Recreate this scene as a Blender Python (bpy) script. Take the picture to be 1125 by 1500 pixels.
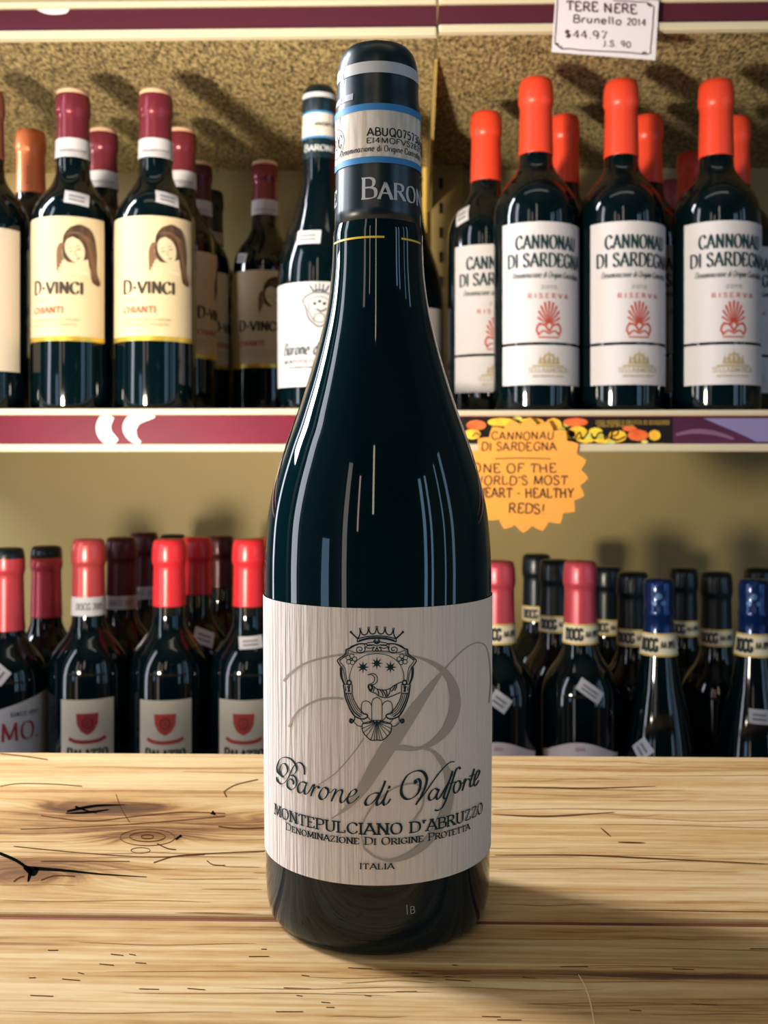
import bpy, math, random
from math import sin, cos, pi, radians, atan2, sqrt, hypot
from mathutils import Vector

for o in list(bpy.data.objects):
    bpy.data.objects.remove(o)
random.seed(7)
scene = bpy.context.scene
C = scene.collection

# ------------------------------------------------------------------ camera
F = 1475.0            # focal length in pixels of the 1125 x 1500 frame
CX, HY = 562.5, 680.0  # principal column, horizon row
EYE = 1.10            # camera height over the floor
YAW = radians(1.3)
cam_data = bpy.data.cameras.new('camera')
cam = bpy.data.objects.new('camera', cam_data)
C.objects.link(cam)
cam.location = (0, 0, EYE)
cam.rotation_euler = (pi / 2, 0, YAW)
cam_data.sensor_fit = 'HORIZONTAL'
cam_data.sensor_width = 36
cam_data.lens = 36 * F / 1125
cam_data.shift_y = -(750 - HY) / 1125.0
cam_data.clip_start = 0.02
cam_data.dof.use_dof = True
cam_data.dof.focus_distance = 0.312
cam_data.dof.aperture_fstop = 33
scene.camera = cam

# ------------------------------------------------------------------ light
scene.view_settings.view_transform = 'Standard'
scene.view_settings.look = 'None'
scene.view_settings.gamma = 1
scene.view_settings.use_curve_mapping = False
scene.view_settings.exposure = -0.08
world = bpy.data.worlds.new('world')
scene.world = world
world.use_nodes = True
bg = world.node_tree.nodes['Background']
bg.inputs[0].default_value = (0.10, 0.20, 0.25, 1)
bg.inputs[1].default_value = 0.12


def area(name, loc, target, sx, sy, power, col):
    l = bpy.data.lights.new(name, 'AREA')
    l.shape = 'RECTANGLE'
    l.size, l.size_y = sx, sy
    l.energy = power
    l.color = col
    o = bpy.data.objects.new(name, l)
    C.objects.link(o)
    o.location = loc
    d = Vector(target) - Vector(loc)
    o.rotation_euler = d.to_track_quat('-Z', 'Y').to_euler()
    return o


area('window_daylight', (-0.97, 0.30, EYE + 0.18), (0.1, 0.36, EYE - 0.05), 0.14, 1.25, 5.5, (0.84, 0.89, 1.0))
area('window_daylight', (-0.97, 1.02, EYE + 0.18), (0.1, 0.34, EYE - 0.08), 0.08, 1.25, 2.5, (0.84, 0.89, 1.0))
area('window_daylight', (-0.97, 0.80, EYE + 0.66), (0.1, 0.34, EYE - 0.10), 0.20, 0.66, 27, (0.88, 0.92, 1.0))
area('shop_door_daylight', (-0.90, -1.15, EYE + 0.1), (0, 0.8, EYE), 0.14, 1.9, 3, (1.0, 0.92, 0.84))
for x, y, w, p in ((1.30, -0.80, 0.10, 2.2), (1.42, -0.62, 0.07, 1.5), (1.55, -0.20, 0.05, 0.9), (1.60, 0.10, 0.10, 1.5)):
    area('side_window_daylight', (x, y, EYE + 0.15), (0.1, 0.7, EYE), w, 1.3, p, (0.42, 0.70, 1.0))
area('warm_streak_strip', (-0.12, -1.7, EYE + 1.0), (0, 0.4, EYE), 0.07, 0.9, 2.2, (1.0, 0.84, 0.60))  # unseen strip added for the golden streak reflected in the bottle
area('pink_streak_strip', (-0.55, -1.3, EYE + 0.55), (0, 0.4, EYE), 0.05, 0.7, 1.0, (1.0, 0.62, 0.55))  # pinkish strip, added out of view to streak the bottle's neck
area('blue_reflection_panel', (-0.96, -0.42, EYE - 0.12), (0, 0.4, EYE - 0.05), 0.22, 0.36, 1.1, (0.40, 0.66, 1.0))  # blue panel with no opening behind it, added to reflect low on the glass
area('ceiling_tube', (0.0, 0.1, EYE + 1.5), (0, 0.45, EYE), 1.5, 0.12, 1.5, (1.0, 0.92, 0.80))
glow = area('counter_glow', (-0.42, 0.17, EYE - 0.10), (-0.02, 1.05, EYE + 0.36), 0.075, 0.085, 4.3, (1.0, 0.88, 0.68))  # unseen panel added in place of sunlight bouncing off the counter
glow.data.spread = radians(86)


# ------------------------------------------------------------------ pixel <-> world helpers
def ray(px, py):
    u, v = (px - CX) / F, (HY - py) / F
    return (u * cos(YAW) - sin(YAW), u * sin(YAW) + cos(YAW), v)


def at_y(px, py, Y):
    d = ray(px, py)
    t = Y / d[1]
    return Vector((d[0] * t, Y, EYE + d[2] * t))


def at_z(px, py, z):
    d = ray(px, py)
    t = z / d[2]
    return Vector((d[0] * t, d[1] * t, EYE + z))


# ------------------------------------------------------------------ materials
def lin(c):
    return tuple(((x / 255) / 12.92 if x / 255 <= 0.04045 else ((x / 255 + 0.055) / 1.055) ** 2.4) for x in c) + (1,)


MATS = {}


def mat(name, col, rough=0.5, metal=0.0, spec=0.5, noise=None, bump=None, sheen=0.0, coat=0.0):
    if name in MATS:
        return MATS[name]
    m = bpy.data.materials.new(name)
    m.use_nodes = True
    nt = m.node_tree
    b = nt.nodes['Principled BSDF']
    b.inputs['Base Color'].default_value = lin(col)
    b.inputs['Roughness'].default_value = rough
    b.inputs['Metallic'].default_value = metal
    b.inputs['Specular IOR Level'].default_value = spec
    b.inputs['Coat Weight'].default_value = coat
    tc = nt.nodes.new('ShaderNodeTexCoord')
    if noise:
        col2, scale, stretch = noise
        mp = nt.nodes.new('ShaderNodeMapping')
        mp.inputs['Scale'].default_value = stretch
        nt.links.new(tc.outputs['Object'], mp.inputs['Vector'])
        n = nt.nodes.new('ShaderNodeTexNoise')
        n.inputs['Scale'].default_value = scale
        n.inputs['Detail'].default_value = 5
        nt.links.new(mp.outputs[0], n.inputs['Vector'])
        r = nt.nodes.new('ShaderNodeValToRGB')
        r.color_ramp.elements[0].position = 0.35
        r.color_ramp.elements[1].position = 0.65
        r.color_ramp.elements[0].color = lin(col2)
        r.color_ramp.elements[1].color = lin(col)
        nt.links.new(n.outputs['Fac'], r.inputs['Fac'])
        nt.links.new(r.outputs['Color'], b.inputs['Base Color'])
    if bump:
        scale, stretch, strength, dist = bump
        mp = nt.nodes.new('ShaderNodeMapping')
        mp.inputs['Scale'].default_value = stretch
        nt.links.new(tc.outputs['Object'], mp.inputs['Vector'])
        n = nt.nodes.new('ShaderNodeTexNoise')
        n.inputs['Scale'].default_value = scale
        n.inputs['Detail'].default_value = 3
        nt.links.new(mp.outputs[0], n.inputs['Vector'])
        bp = nt.nodes.new('ShaderNodeBump')
        bp.inputs['Strength'].default_value = strength
        bp.inputs['Distance'].default_value = dist
        nt.links.new(n.outputs['Fac'], bp.inputs['Height'])
        nt.links.new(bp.outputs[0], b.inputs['Normal'])
    MATS[name] = m
    return m


GLASS = mat('black_glass', (3, 26, 32), 0.035, spec=0.34)
GLASS2 = mat('shelf_bottle_glass', (2, 13, 17), 0.07, spec=0.5)
PAPER = mat('ribbed_label_paper', (226, 216, 208), 0.85, spec=0.2, bump=(620, (1, 1, 0.045), 1.0, 0.0009))
INK = mat('dark_green_ink', (14, 48, 54), 0.7, spec=0.2)
WMARK = mat('grey_watermark_ink', (172, 165, 155), 0.85, spec=0.2)
FOIL = mat('black_capsule_foil', (4, 28, 36), 0.32, spec=0.6)
SILVER = mat('silver_band_print', (190, 192, 196), 0.4, spec=0.4)
BLUE = mat('blue_band_print', (48, 128, 190), 0.5)
STICK = mat('tax_strip_paper', (226, 220, 214), 0.8, bump=(700, (1, 1, 0.15), 0.4, 0.0003), noise=((196, 184, 168), 500, (1, 1, 0.12)))
WHITE = mat('white_sticker_paper', (190, 187, 192), 0.8)
GREYINK = mat('faint_sticker_print', (112, 110, 116), 0.8)
GOLD = mat('gold_edge', (214, 178, 70), 0.3, metal=0.6)
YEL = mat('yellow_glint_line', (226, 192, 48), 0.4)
CREAM = mat('cream_label_paper', (196, 176, 142), 0.8)
CREAM2 = mat('plain_cream_label_paper', (192, 180, 162), 0.8)
WLAB = mat('white_label_paper', (186, 181, 185), 0.75)
ORANGE = mat('orange_capsule_foil', (218, 66, 40), 0.35, spec=0.4)
MAROON = mat('maroon_capsule_foil', (120, 44, 56), 0.25, metal=0.35)
DKMAROON = mat('dark_maroon_capsule_foil', (78, 26, 38), 0.3, metal=0.2)
COPPER = mat('copper_capsule_foil', (226, 128, 80), 0.35, metal=0.4)
CAPTOP = mat('beige_capsule_top', (236, 196, 160), 0.5)
RED = mat('red_capsule_foil', (214, 44, 52), 0.3, spec=0.5)
RED2 = mat('dusty_red_capsule_foil', (206, 70, 80), 0.3, metal=0.25)
COPRED = mat('coppery_red_capsule_foil', (196, 78, 78), 0.3, metal=0.4)
NAVY = mat('navy_capsule_foil', (12, 40, 92), 0.16, metal=0.35)
BLACKCAP = mat('black_shelf_capsule_foil', (8, 22, 30), 0.3)
ROSELAB = mat('pale_rose_label_paper', (226, 206, 206), 0.7)
SEPIA = mat('sepia_print', (92, 62, 40), 0.8)
HAIR = mat('sepia_hair_print', (84, 58, 38), 0.8, noise=((40, 26, 18), 160, (1, 1, 0.35)))
SEPIA2 = mat('light_sepia_print', (108, 78, 54), 0.8)
FACE = mat('pale_face_print', (198, 180, 150), 0.8)
BROWNINK = mat('brown_ink', (52, 42, 34), 0.8)
REDINK = mat('red_ink', (164, 56, 42), 0.8)
DKREDINK = mat('dark_red_ink', (142, 34, 40), 0.8)
GOLDINK = mat('pale_gold_ink', (158, 140, 98), 0.8)
BLACKINK = mat('black_ink', (24, 34, 36), 0.8)
RAILCREAM = mat('cream_painted_rail', (196, 184, 158), 0.35)
CRIMSON = mat('crimson_rail_insert', (112, 20, 50), 0.4, spec=0.12, noise=((94, 18, 42), 9, (1, 1, 2)))
WINERED = mat('dark_wine_rail_insert', (76, 32, 46), 0.35, spec=0.2)
SWIRL = mat('pale_pink_print', (240, 214, 218), 0.4)
PANEL = mat('beige_back_panel_paint', (176, 154, 98), 0.6, noise=((164, 144, 94), 3, (1, 1, 0.3)))
UPR = mat('beige_upright_paint', (178, 152, 92), 0.5)
SHELFTOP = mat('beige_shelf_paint', (190, 168, 118), 0.5)
DARK = mat('dark_slot_steel', (14, 24, 26), 0.7)
ORCARD = mat('orange_card_stock', (236, 156, 64), 0.75)
WCARD = mat('white_card_stock', (212, 204, 212), 0.8)
MARKER = mat('black_marker_ink', (16, 16, 18), 0.7)
MARKER2 = mat('dark_maroon_marker_ink', (74, 22, 40), 0.7)
STRIPBLK = mat('black_printed_card', (18, 16, 14), 0.35)
FYEL = mat('yellow_fruit_print', (232, 206, 60), 0.5, noise=((236, 160, 44), 60, (1, 1, 1)))
PALEFRUIT = mat('pale_green_fruit_print', (214, 214, 120), 0.5, noise=((170, 160, 40), 80, (1, 1, 1)))
FRED = mat('red_fruit_print', (214, 74, 40), 0.5, noise=((232, 120, 50), 60, (1, 1, 1)))
PLUM = mat('plum_printed_card', (84, 40, 66), 0.3, noise=((60, 28, 52), 14, (1, 1, 1)))
LAV = mat('lavender_print', (128, 118, 164), 0.4)
FLOORM = mat('dark_shop_floor', (60, 58, 56), 0.6)
TIMBER2 = mat('reddish_joint_wood', (150, 84, 54), 0.7, noise=((110, 60, 40), 30, (1, 8, 1)))
CRACK = mat('dark_knot_wood', (10, 14, 14), 1.0, spec=0.0)
CRACK2 = mat('brown_knot_wood', (96, 60, 34), 1.0, spec=0.0)
SCRATCH = mat('pale_wood_scratch', (240, 214, 160), 0.7)


def speckle_mat():
    m = bpy.data.materials.new('speckled_shelf_underside')
    m.use_nodes = True
    nt = m.node_tree
    b = nt.nodes['Principled BSDF']
    b.inputs['Roughness'].default_value = 0.8
    tc = nt.nodes.new('ShaderNodeTexCoord')
    n = nt.nodes.new('ShaderNodeTexNoise')
    n.inputs['Scale'].default_value = 330
    n.inputs['Detail'].default_value = 6
    n.inputs['Roughness'].default_value = 0.82
    mp = nt.nodes.new('ShaderNodeMapping')
    mp.inputs['Scale'].default_value = (1, 0.42, 1)
    nt.links.new(tc.outputs['Object'], mp.inputs['Vector'])
    nt.links.new(mp.outputs[0], n.inputs['Vector'])
    r = nt.nodes.new('ShaderNodeValToRGB')
    e = r.color_ramp.elements
    e[0].position, e[0].color = 0.40, lin((34, 33, 26))
    e[1].position, e[1].color = 0.58, lin((206, 182, 128))
    k = e.new(0.48)
    k.color = lin((132, 112, 70))
    nt.links.new(n.outputs['Fac'], r.inputs['Fac'])
    nt.links.new(r.outputs['Color'], b.inputs['Base Color'])
    bp = nt.nodes.new('ShaderNodeBump')
    bp.inputs['Strength'].default_value = 0.5
    bp.inputs['Distance'].default_value = 0.002
    nt.links.new(n.outputs['Fac'], bp.inputs['Height'])
    nt.links.new(bp.outputs[0], b.inputs['Normal'])
    return m


SPECK = speckle_mat()


def wood_mat(name, knots, seed, light=(226, 194, 142), mid=(196, 152, 94), dark=(130, 86, 48)):
    """Pine boards: grain runs along X and bends round the knots (x, y, half length, half width, bend, stain)."""
    m = bpy.data.materials.new(name)
    m.use_nodes = True
    nt = m.node_tree
    N, L = nt.nodes, nt.links
    b = N['Principled BSDF']
    b.inputs['Roughness'].default_value = 0.55
    b.inputs['Specular IOR Level'].default_value = 0.3

    def math_(op, a, c=None):
        n = N.new('ShaderNodeMath')
        n.operation = op
        for i, v in enumerate((a, c)):
            if v is None:
                continue
            if isinstance(v, (int, float)):
                n.inputs[i].default_value = v
            else:
                L.new(v, n.inputs[i])
        return n.outputs[0]
    tc = N.new('ShaderNodeTexCoord')
    sp = N.new('ShaderNodeSeparateXYZ')
    L.new(tc.outputs['Object'], sp.inputs[0])
    X, Y = sp.outputs[0], sp.outputs[1]
    t, stain = Y, None
    for kx, ky, a, w, bend, st in knots:
        dx = math_('MULTIPLY', math_('SUBTRACT', X, kx), 1 / a)
        dy = math_('MULTIPLY', math_('SUBTRACT', Y, ky), 1 / w)
        g = math_('EXPONENT', math_('MULTIPLY', math_('ADD', math_('MULTIPLY', dx, dx), math_('MULTIPLY', dy, dy)), -1.0))
        t = math_('ADD', t, math_('MULTIPLY', g, bend))
        s = math_('MULTIPLY', g, st)
        stain = s if stain is None else math_('ADD', stain, s)
    cb = N.new('ShaderNodeCombineXYZ')
    L.new(math_('MULTIPLY', X, 1.6), cb.inputs[0])
    L.new(math_('MULTIPLY', t, 26.0), cb.inputs[1])
    cb.inputs[2].default_value = seed
    n1 = N.new('ShaderNodeTexNoise')
    n1.inputs['Scale'].default_value = 3.0
    n1.inputs['Detail'].default_value = 5
    n1.inputs['Distortion'].default_value = 0.5
    L.new(cb.outputs[0], n1.inputs['Vector'])
    cb2 = N.new('ShaderNodeCombineXYZ')
    L.new(math_('MULTIPLY', X, 7.0), cb2.inputs[0])
    L.new(math_('MULTIPLY', t, 330.0), cb2.inputs[1])
    cb2.inputs[2].default_value = seed + 3
    n2 = N.new('ShaderNodeTexNoise')
    n2.inputs['Scale'].default_value = 1.6
    n2.inputs['Detail'].default_value = 3
    L.new(cb2.outputs[0], n2.inputs['Vector'])
    n4 = N.new('ShaderNodeTexNoise')
    n4.inputs['Scale'].default_value = 1.0
    n4.inputs['Detail'].default_value = 4
    cb4 = N.new('ShaderNodeCombineXYZ')
    L.new(math_('MULTIPLY', X, 90.0), cb4.inputs[0])
    L.new(math_('MULTIPLY', Y, 420.0), cb4.inputs[1])
    L.new(cb4.outputs[0], n4.inputs['Vector'])
    fac = math_('ADD', math_('MULTIPLY', n1.outputs['Fac'], 0.50), math_('ADD', math_('MULTIPLY', n2.outputs['Fac'], 0.36), math_('MULTIPLY', n4.outputs['Fac'], 0.14)))
    if stain is not None:
        n3 = N.new('ShaderNodeTexNoise')
        n3.inputs['Scale'].default_value = 1.0
        n3.inputs['Detail'].default_value = 4
        cb3 = N.new('ShaderNodeCombineXYZ')
        L.new(math_('MULTIPLY', X, 18.0), cb3.inputs[0])
        L.new(math_('MULTIPLY', t, 130.0), cb3.inputs[1])
        L.new(cb3.outputs[0], n3.inputs['Vector'])
        fac = math_('SUBTRACT', fac, math_('MULTIPLY', stain, n3.outputs['Fac']))
    r = N.new('ShaderNodeValToRGB')
    e = r.color_ramp.elements
    e[0].position, e[0].color = 0.16, lin((84, 58, 36))
    e[1].position, e[1].color = 0.58, lin(light)
    k = e.new(0.32)
    k.color = lin(dark)
    k = e.new(0.43)
    k.color = lin(mid)
    L.new(fac, r.inputs['Fac'])
    L.new(r.outputs['Color'], b.inputs['Base Color'])
    bp = N.new('ShaderNodeBump')
    bp.inputs['Strength'].default_value = 0.35
    bp.inputs['Distance'].default_value = 0.0008
    L.new(math_('ADD', n2.outputs['Fac'], n4.outputs['Fac']), bp.inputs['Height'])
    L.new(bp.outputs[0], b.inputs['Normal'])
    return m


# ------------------------------------------------------------------ object helpers
def link_mesh(name, me, m=None, parent=None, smooth=False):
    o = bpy.data.objects.new(name, me)
    C.objects.link(o)
    if m is not None and len(me.materials) == 0:
        me.materials.append(m)
    if smooth:
        for p in me.polygons:
            p.use_smooth = True
    if parent is not None:
        o.parent = parent
    return o


def mesh(name, vs, fs, m=None, parent=None, smooth=False):
    me = bpy.data.meshes.new(name)
    me.from_pydata([tuple(v) for v in vs], [], fs)
    me.update()
    return link_mesh(name, me, m, parent, smooth)


def tag(o, label=None, cat=None, group=None, kind=None):
    for k, v in (('label', label), ('category', cat), ('group', group), ('kind', kind)):
        if v:
            o[k] = v
    return o


def empty(name, loc, rz=0.0):
    o = bpy.data.objects.new(name, None)
    C.objects.link(o)
    o.empty_display_size = 0.02
    o.location = loc
    o.rotation_euler = (0, 0, rz)
    return o


def boxes_geo(bs, bev=0.0):
    vs, fs = [], []
    for x0, x1, y0, y1, z0, z1 in bs:
        b = len(vs)
        vs += [(x, y, z) for z in (z0, z1) for y in (y0, y1) for x in (x0, x1)]
        fs += [tuple(b + i for i in f) for f in ((0, 2, 3, 1), (4, 5, 7, 6), (0, 1, 5, 4), (2, 6, 7, 3), (0, 4, 6, 2), (1, 3, 7, 5))]
    return vs, fs


def box(name, b, m, parent=None, bevel=0.0):
    vs, fs = boxes_geo([b])
    o = mesh(name, vs, fs, m, parent)
    if bevel:
        md = o.modifiers.new('bevel', 'BEVEL')
        md.width = bevel
        md.segments = 3
    return o


def lathe_geo(prof, seg=48):
    vs, fs, rows = [], [], []
    for r, z in prof:
        if r < 1e-6:
            rows.append([len(vs)])
            vs.append((0, 0, z))
        else:
            rows.append(list(range(len(vs), len(vs) + seg)))
            vs += [(r * sin(2 * pi * i / seg), -r * cos(2 * pi * i / seg), z) for i in range(seg)]
    for a, b in zip(rows, rows[1:]):
        for i in range(seg):
            j = (i + 1) % seg
            if len(a) == 1:
                fs.append((a[0], b[j], b[i]))
            elif len(b) == 1:
                fs.append((a[i], a[j], b[0]))
            else:
                fs.append((a[i], a[j], b[j], b[i]))
    return vs, fs


CACHE = {}


def lathe(name, prof, m, parent, seg=48, key=None):
    if key is not None and key in CACHE:
        return link_mesh(name, CACHE[key], None, parent)
    vs, fs = lathe_geo(prof, seg)
    o = mesh(name, vs, fs, m, parent, True)
    if key is not None:
        CACHE[key] = o.data
    return o


# ------------------------------------------------------------------ 2D strokes -> ribbons
def spline(pts, n=8, closed=False):
    out = []
    P = list(pts)
    if closed:
        Q = [P[-1]] + P + [P[0], P[1]]
    else:
        Q = [P[0]] + P + [P[-1]]
    for i in range(1, len(Q) - 2):
        p0, p1, p2, p3 = Q[i - 1], Q[i], Q[i + 1], Q[i + 2]
        for k in range(n):
            t = k / n
            out.append(tuple(0.5 * (2 * p1[j] + (p2[j] - p0[j]) * t + (2 * p0[j] - 5 * p1[j] + 4 * p2[j] - p3[j]) * t * t
                                    + (3 * p1[j] - p0[j] - 3 * p2[j] + p3[j]) * t ** 3) for j in range(2)))
    out.append(tuple(Q[-2]))
    return out


def circ(cx, cy, rx, ry=None, n=14, a0=0, a1=2 * pi):
    ry = rx if ry is None else ry
    return [(cx + rx * cos(a0 + (a1 - a0) * i / n), cy + ry * sin(a0 + (a1 - a0) * i / n)) for i in range(n + 1)]


class Ink:
    """Collects flat print as 2D quads; build() maps them on to a surface as one mesh."""

    def __init__(self):
        self.v, self.f = [], []

    def stroke(self, pts, w, nib=None, thin=None, maxseg=None):
        P = [pts[0]]
        for q in pts[1:]:
            if hypot(q[0] - P[-1][0], q[1] - P[-1][1]) > 1e-9:
                if maxseg:
                    p = P[-1]
                    k = max(1, int(math.ceil(hypot(q[0] - p[0], q[1] - p[1]) / maxseg)))
                    for i in range(1, k):
                        P.append((p[0] + (q[0] - p[0]) * i / k, p[1] + (q[1] - p[1]) * i / k))
                P.append(q)
        n = len(P)
        if n < 2:
            return
        b = len(self.v)
        for i, p in enumerate(P):
            a, c = P[max(0, i - 1)], P[min(n - 1, i + 1)]
            dx, dy = c[0] - a[0], c[1] - a[1]
            l = hypot(dx, dy) or 1
            dx, dy = dx / l, dy / l
            ww = w(i / (n - 1)) if callable(w) else w
            if nib is not None:
                s = abs(dy * cos(nib) - dx * sin(nib)) ** 1.4
                ww = thin + (ww - thin) * s
            self.v += [(p[0] - dy * ww / 2, p[1] + dx * ww / 2), (p[0] + dy * ww / 2, p[1] - dx * ww / 2)]
        for i in range(n - 1):
            self.f.append((b + 2 * i, b + 2 * i + 1, b + 2 * i + 3, b + 2 * i + 2))

    def fill(self, poly, rows=10, cols=6):
        ys = [p[1] for p in poly]
        y0, y1 = min(ys), max(ys)
        b = len(self.v)
        n = len(poly)
        for r in range(rows + 1):
            y = y0 + (y1 - y0) * (0.002 + 0.996 * r / rows)
            xs = []
            for i in range(n):
                p, q = poly[i], poly[(i + 1) % n]
                if (p[1] - y) * (q[1] - y) <= 0 and p[1] != q[1]:
                    xs.append(p[0] + (q[0] - p[0]) * (y - p[1]) / (q[1] - p[1]))
            xs = xs or [poly[0][0]]
            a, c = min(xs), max(xs)
            self.v += [(a + (c - a) * k / cols, y) for k in range(cols + 1)]
        for r in range(rows):
            for k in range(cols):
                i = b + r * (cols + 1) + k
                self.f.append((i, i + 1, i + cols + 2, i + cols + 1))

    def build(self, name, fn, m, parent):
        return mesh(name, [fn(*v) for v in self.v], self.f, m, parent)


# letter skeletons on a 100 unit em; '~' marks a spline; paths split by '|'
G = {
    'A': (80, '0,0 40,100|40,100 80,0|14,34 66,34'),
    'B': (68, '10,0 10,100|~10,100 42,99 58,88 57,66 42,54 10,53|~10,53 44,53 66,42 66,12 46,1 10,0'),
    'C': (78, '~75,76 62,96 40,101 14,84 4,50 14,16 40,-1 62,5 76,26'),
    'D': (82, '10,0 10,100|~10,100 38,99 68,85 78,50 68,15 38,1 10,0'),
    'E': (66, '10,0 10,100|10,99 60,99 60,80|10,52 46,52|10,1 62,1 62,22'),
    'F': (60, '10,0 10,100|10,99 58,99 58,80|10,52 44,52'),
    'G': (82, '~75,76 62,96 40,101 14,84 4,50 14,16 40,-1 62,4 74,14|74,8 74,42|52,42 80,42'),
    'H': (84, '12,0 12,100|72,0 72,100|12,52 72,52'),
    'I': (24, '12,0 12,100'),
    'J': (46, '~34,100 34,40 32,12 18,-1 6,6'),
    'K': (78, '12,0 12,100|68,100 14,46|28,58 72,0'),
    'L': (64, '10,0 10,100|10,1 60,1 60,24'),
    'M': (100, '10,0 14,100|14,100 50,6|50,6 86,100|86,100 90,0'),
    'N': (86, '12,0 12,100|12,100 74,0|74,0 74,100'),
    'O': (84, '~42,101 68,90 80,50 68,10 42,-1 16,10 4,50 16,90 42,101'),
    'P': (66, '10,0 10,100|~10,100 44,99 62,88 62,60 44,48 10,47'),
    'Q': (84, '~42,101 68,90 80,50 68,10 42,-1 16,10 4,50 16,90 42,101|48,24 82,-10'),
    'R': (76, '10,0 10,100|~10,100 42,99 60,88 60,64 42,52 10,51|36,51 74,0'),
    'S': (62, '~54,80 46,96 28,101 10,92 8,74 20,60 42,48 56,34 54,12 34,-1 14,4 4,22'),
    'T': (72, '36,0 36,100|4,78 4,99 68,99 68,78'),
    'U': (82, '~12,100 12,40 16,12 40,-1 64,12 70,40 70,100'),
    'V': (80, '0,100 40,0|40,0 80,100'),
    'W': (110, '0,100 28,0|28,0 54,90|54,90 80,0|80,0 108,100'),
    'X': (76, '4,100 70,0|4,0 70,100'),
    'Y': (74, '2,100 36,48|72,100 36,48 36,0'),
    'Z': (70, '6,78 6,99 62,99|62,99 5,1|5,1 64,1 64,24'),
    '0': (66, '~33,100 54,86 60,50 54,14 33,0 12,14 6,50 12,86 33,100'),
    '1': (36, '4,80 22,100 22,0'),
    '2': (62, '~6,78 18,97 38,99 54,82 48,58 8,2|8,1 58,1'),
    '3': (60, '~6,90 28,100 50,90 48,64 26,54|~26,54 52,44 56,16 32,-1 6,10'),
    '4': (66, '46,0 46,100|46,100 4,32 62,32'),
    '5': (60, '52,99 14,99 10,58|~10,56 36,64 56,44 50,12 26,-1 6,10'),
    '6': (62, '~50,92 30,88 12,60 8,28 24,0 46,6 56,30 44,54 22,52 8,32'),
    '7': (58, '4,99 56,99 22,0'),
    '8': (62, '~31,54 12,66 12,90 31,100 50,90 50,66 31,54 8,40 8,10 31,0 54,10 54,40 31,54'),
    '9': (62, '~54,68 42,46 18,46 6,70 16,96 42,98 54,74 50,30 34,0'),
    '.': (24, '9,0 15,6'), ',': (24, '14,8 8,-14'), "'": (26, '16,100 10,74'), '-': (50, '8,42 42,42'),
    '!': (26, '14,100 12,28|11,2 14,6'), '*': (40, '20,36 21,60'),
    '$': (60, '~52,78 30,92 10,78 16,58 44,44 52,22 30,6 6,20|30,106 30,-8'),
    '&': (84, '~80,0 30,66 24,88 40,100 54,86 46,66 14,38 8,14 28,-1 56,8 76,46'),
    'a': (56, '~44,58 24,64 6,48 6,14 24,-2 42,14 46,56|46,62 46,0'),
    'b': (56, '8,100 8,0|~8,20 26,-1 48,12 48,46 30,63 8,44'),
    'c': (50, '~46,50 28,63 8,48 8,14 26,-1 46,12'),
    'd': (58, '~46,46 26,64 6,46 6,14 26,-2 46,16|48,100 48,0'),
    'e': (54, '~8,32 46,34 42,56 26,63 8,46 6,18 24,-1 46,10'),
    'f': (36, '~36,92 24,98 16,84 16,0|2,58 32,58'),
    'g': (56, '~46,48 26,64 6,46 8,14 28,2 46,20|~48,62 48,-12 32,-30 8,-22'),
    'h': (56, '8,100 8,0|~8,38 28,62 46,50 48,0'),
    'i': (20, '10,60 10,0|9,80 12,86'), 'l': (20, '10,100 10,0'),
    'm': (84, '8,62 8,0|~8,38 24,62 40,50 42,0|~42,38 58,62 74,50 76,0'),
    'n': (56, '8,62 8,0|~8,38 28,62 46,50 48,0'),
    'o': (56, '~28,63 46,52 50,30 44,6 28,-1 10,8 6,30 10,54 28,63'),
    'p': (56, '8,62 8,-30|~8,20 26,-1 48,12 48,46 30,63 8,44'),
    'r': (38, '8,62 8,0|~8,36 22,60 38,58'),
    's': (46, '~40,52 24,63 8,50 24,32 40,16 24,-1 6,8'),
    't': (36, '~16,88 16,12 24,0 34,4|2,60 34,60'),
    'u': (56, '~8,62 8,18 22,-1 42,14 46,40|46,62 46,0'),
    'v': (50, '2,62 24,0|24,0 46,62'),
    'z': (48, '6,60 42,60 6,0 44,0'),
}


def glyph_paths(ch):
    w, s = G[ch]
    out = []
    for p in s.split('|'):
        sp = p.startswith('~')
        pts = [tuple(float(a) for a in q.split(',')) for q in p.lstrip('~').split()]
        out.append(spline(pts, 6) if sp else pts)
    return w, out


def text(ink, s, x0, y0, h, x1=None, thick=0.15, thin=0.045, nib=radians(18), serif=0.0, slant=0.0, gap=16, small=None,
         jitter=0.0, flip=False, maxseg=None, wob=0.0):
    """Set the string on the baseline y0 from x0 (to x1 when given); small: scale of the letters that are not word initials."""
    items, x, first = [], 0.0, True
    for ch in s:
        if ch == ' ':
            x += 46
            first = True
            continue
        k = 1.0 if (small is None or first) else small
        w, paths = glyph_paths(ch)
        items.append((x, k, paths))
        x += (w + gap) * k
        first = False
    total = x - gap
    sx = (x1 - x0) / total if x1 is not None else h / 100.0
    sy = h / 100.0
    sg = -1 if flip else 1
    for gx, k, paths in items:
        jy = random.uniform(-jitter, jitter) * h
        js = random.uniform(-wob, wob)

        def T(p):
            X = (gx + (p[0]) * k + (slant + js) * p[1] * k) * sx
            return (x0 + X, y0 + sg * (p[1] * k * sy + jy))
        for p in paths:
            q = [T(a) for a in p]
            ink.stroke(q, thick * h, nib=(nib if not flip else -nib) if nib is not None else None, thin=thin * h, maxseg=maxseg)
            if serif:
                for e, f in ((p[0], p[1]), (p[-1], p[-2])):
                    if (abs(e[1]) < 0.5 or abs(e[1] - 100) < 0.5) and abs(f[1] - e[1]) > 0.6 * abs(f[0] - e[0]):
                        a, c = T((e[0] - serif, e[1])), T((e[0] + serif, e[1]))
                        ink.stroke([a, c], thin * h * 1.5, maxseg=maxseg)
    return total * sx


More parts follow.
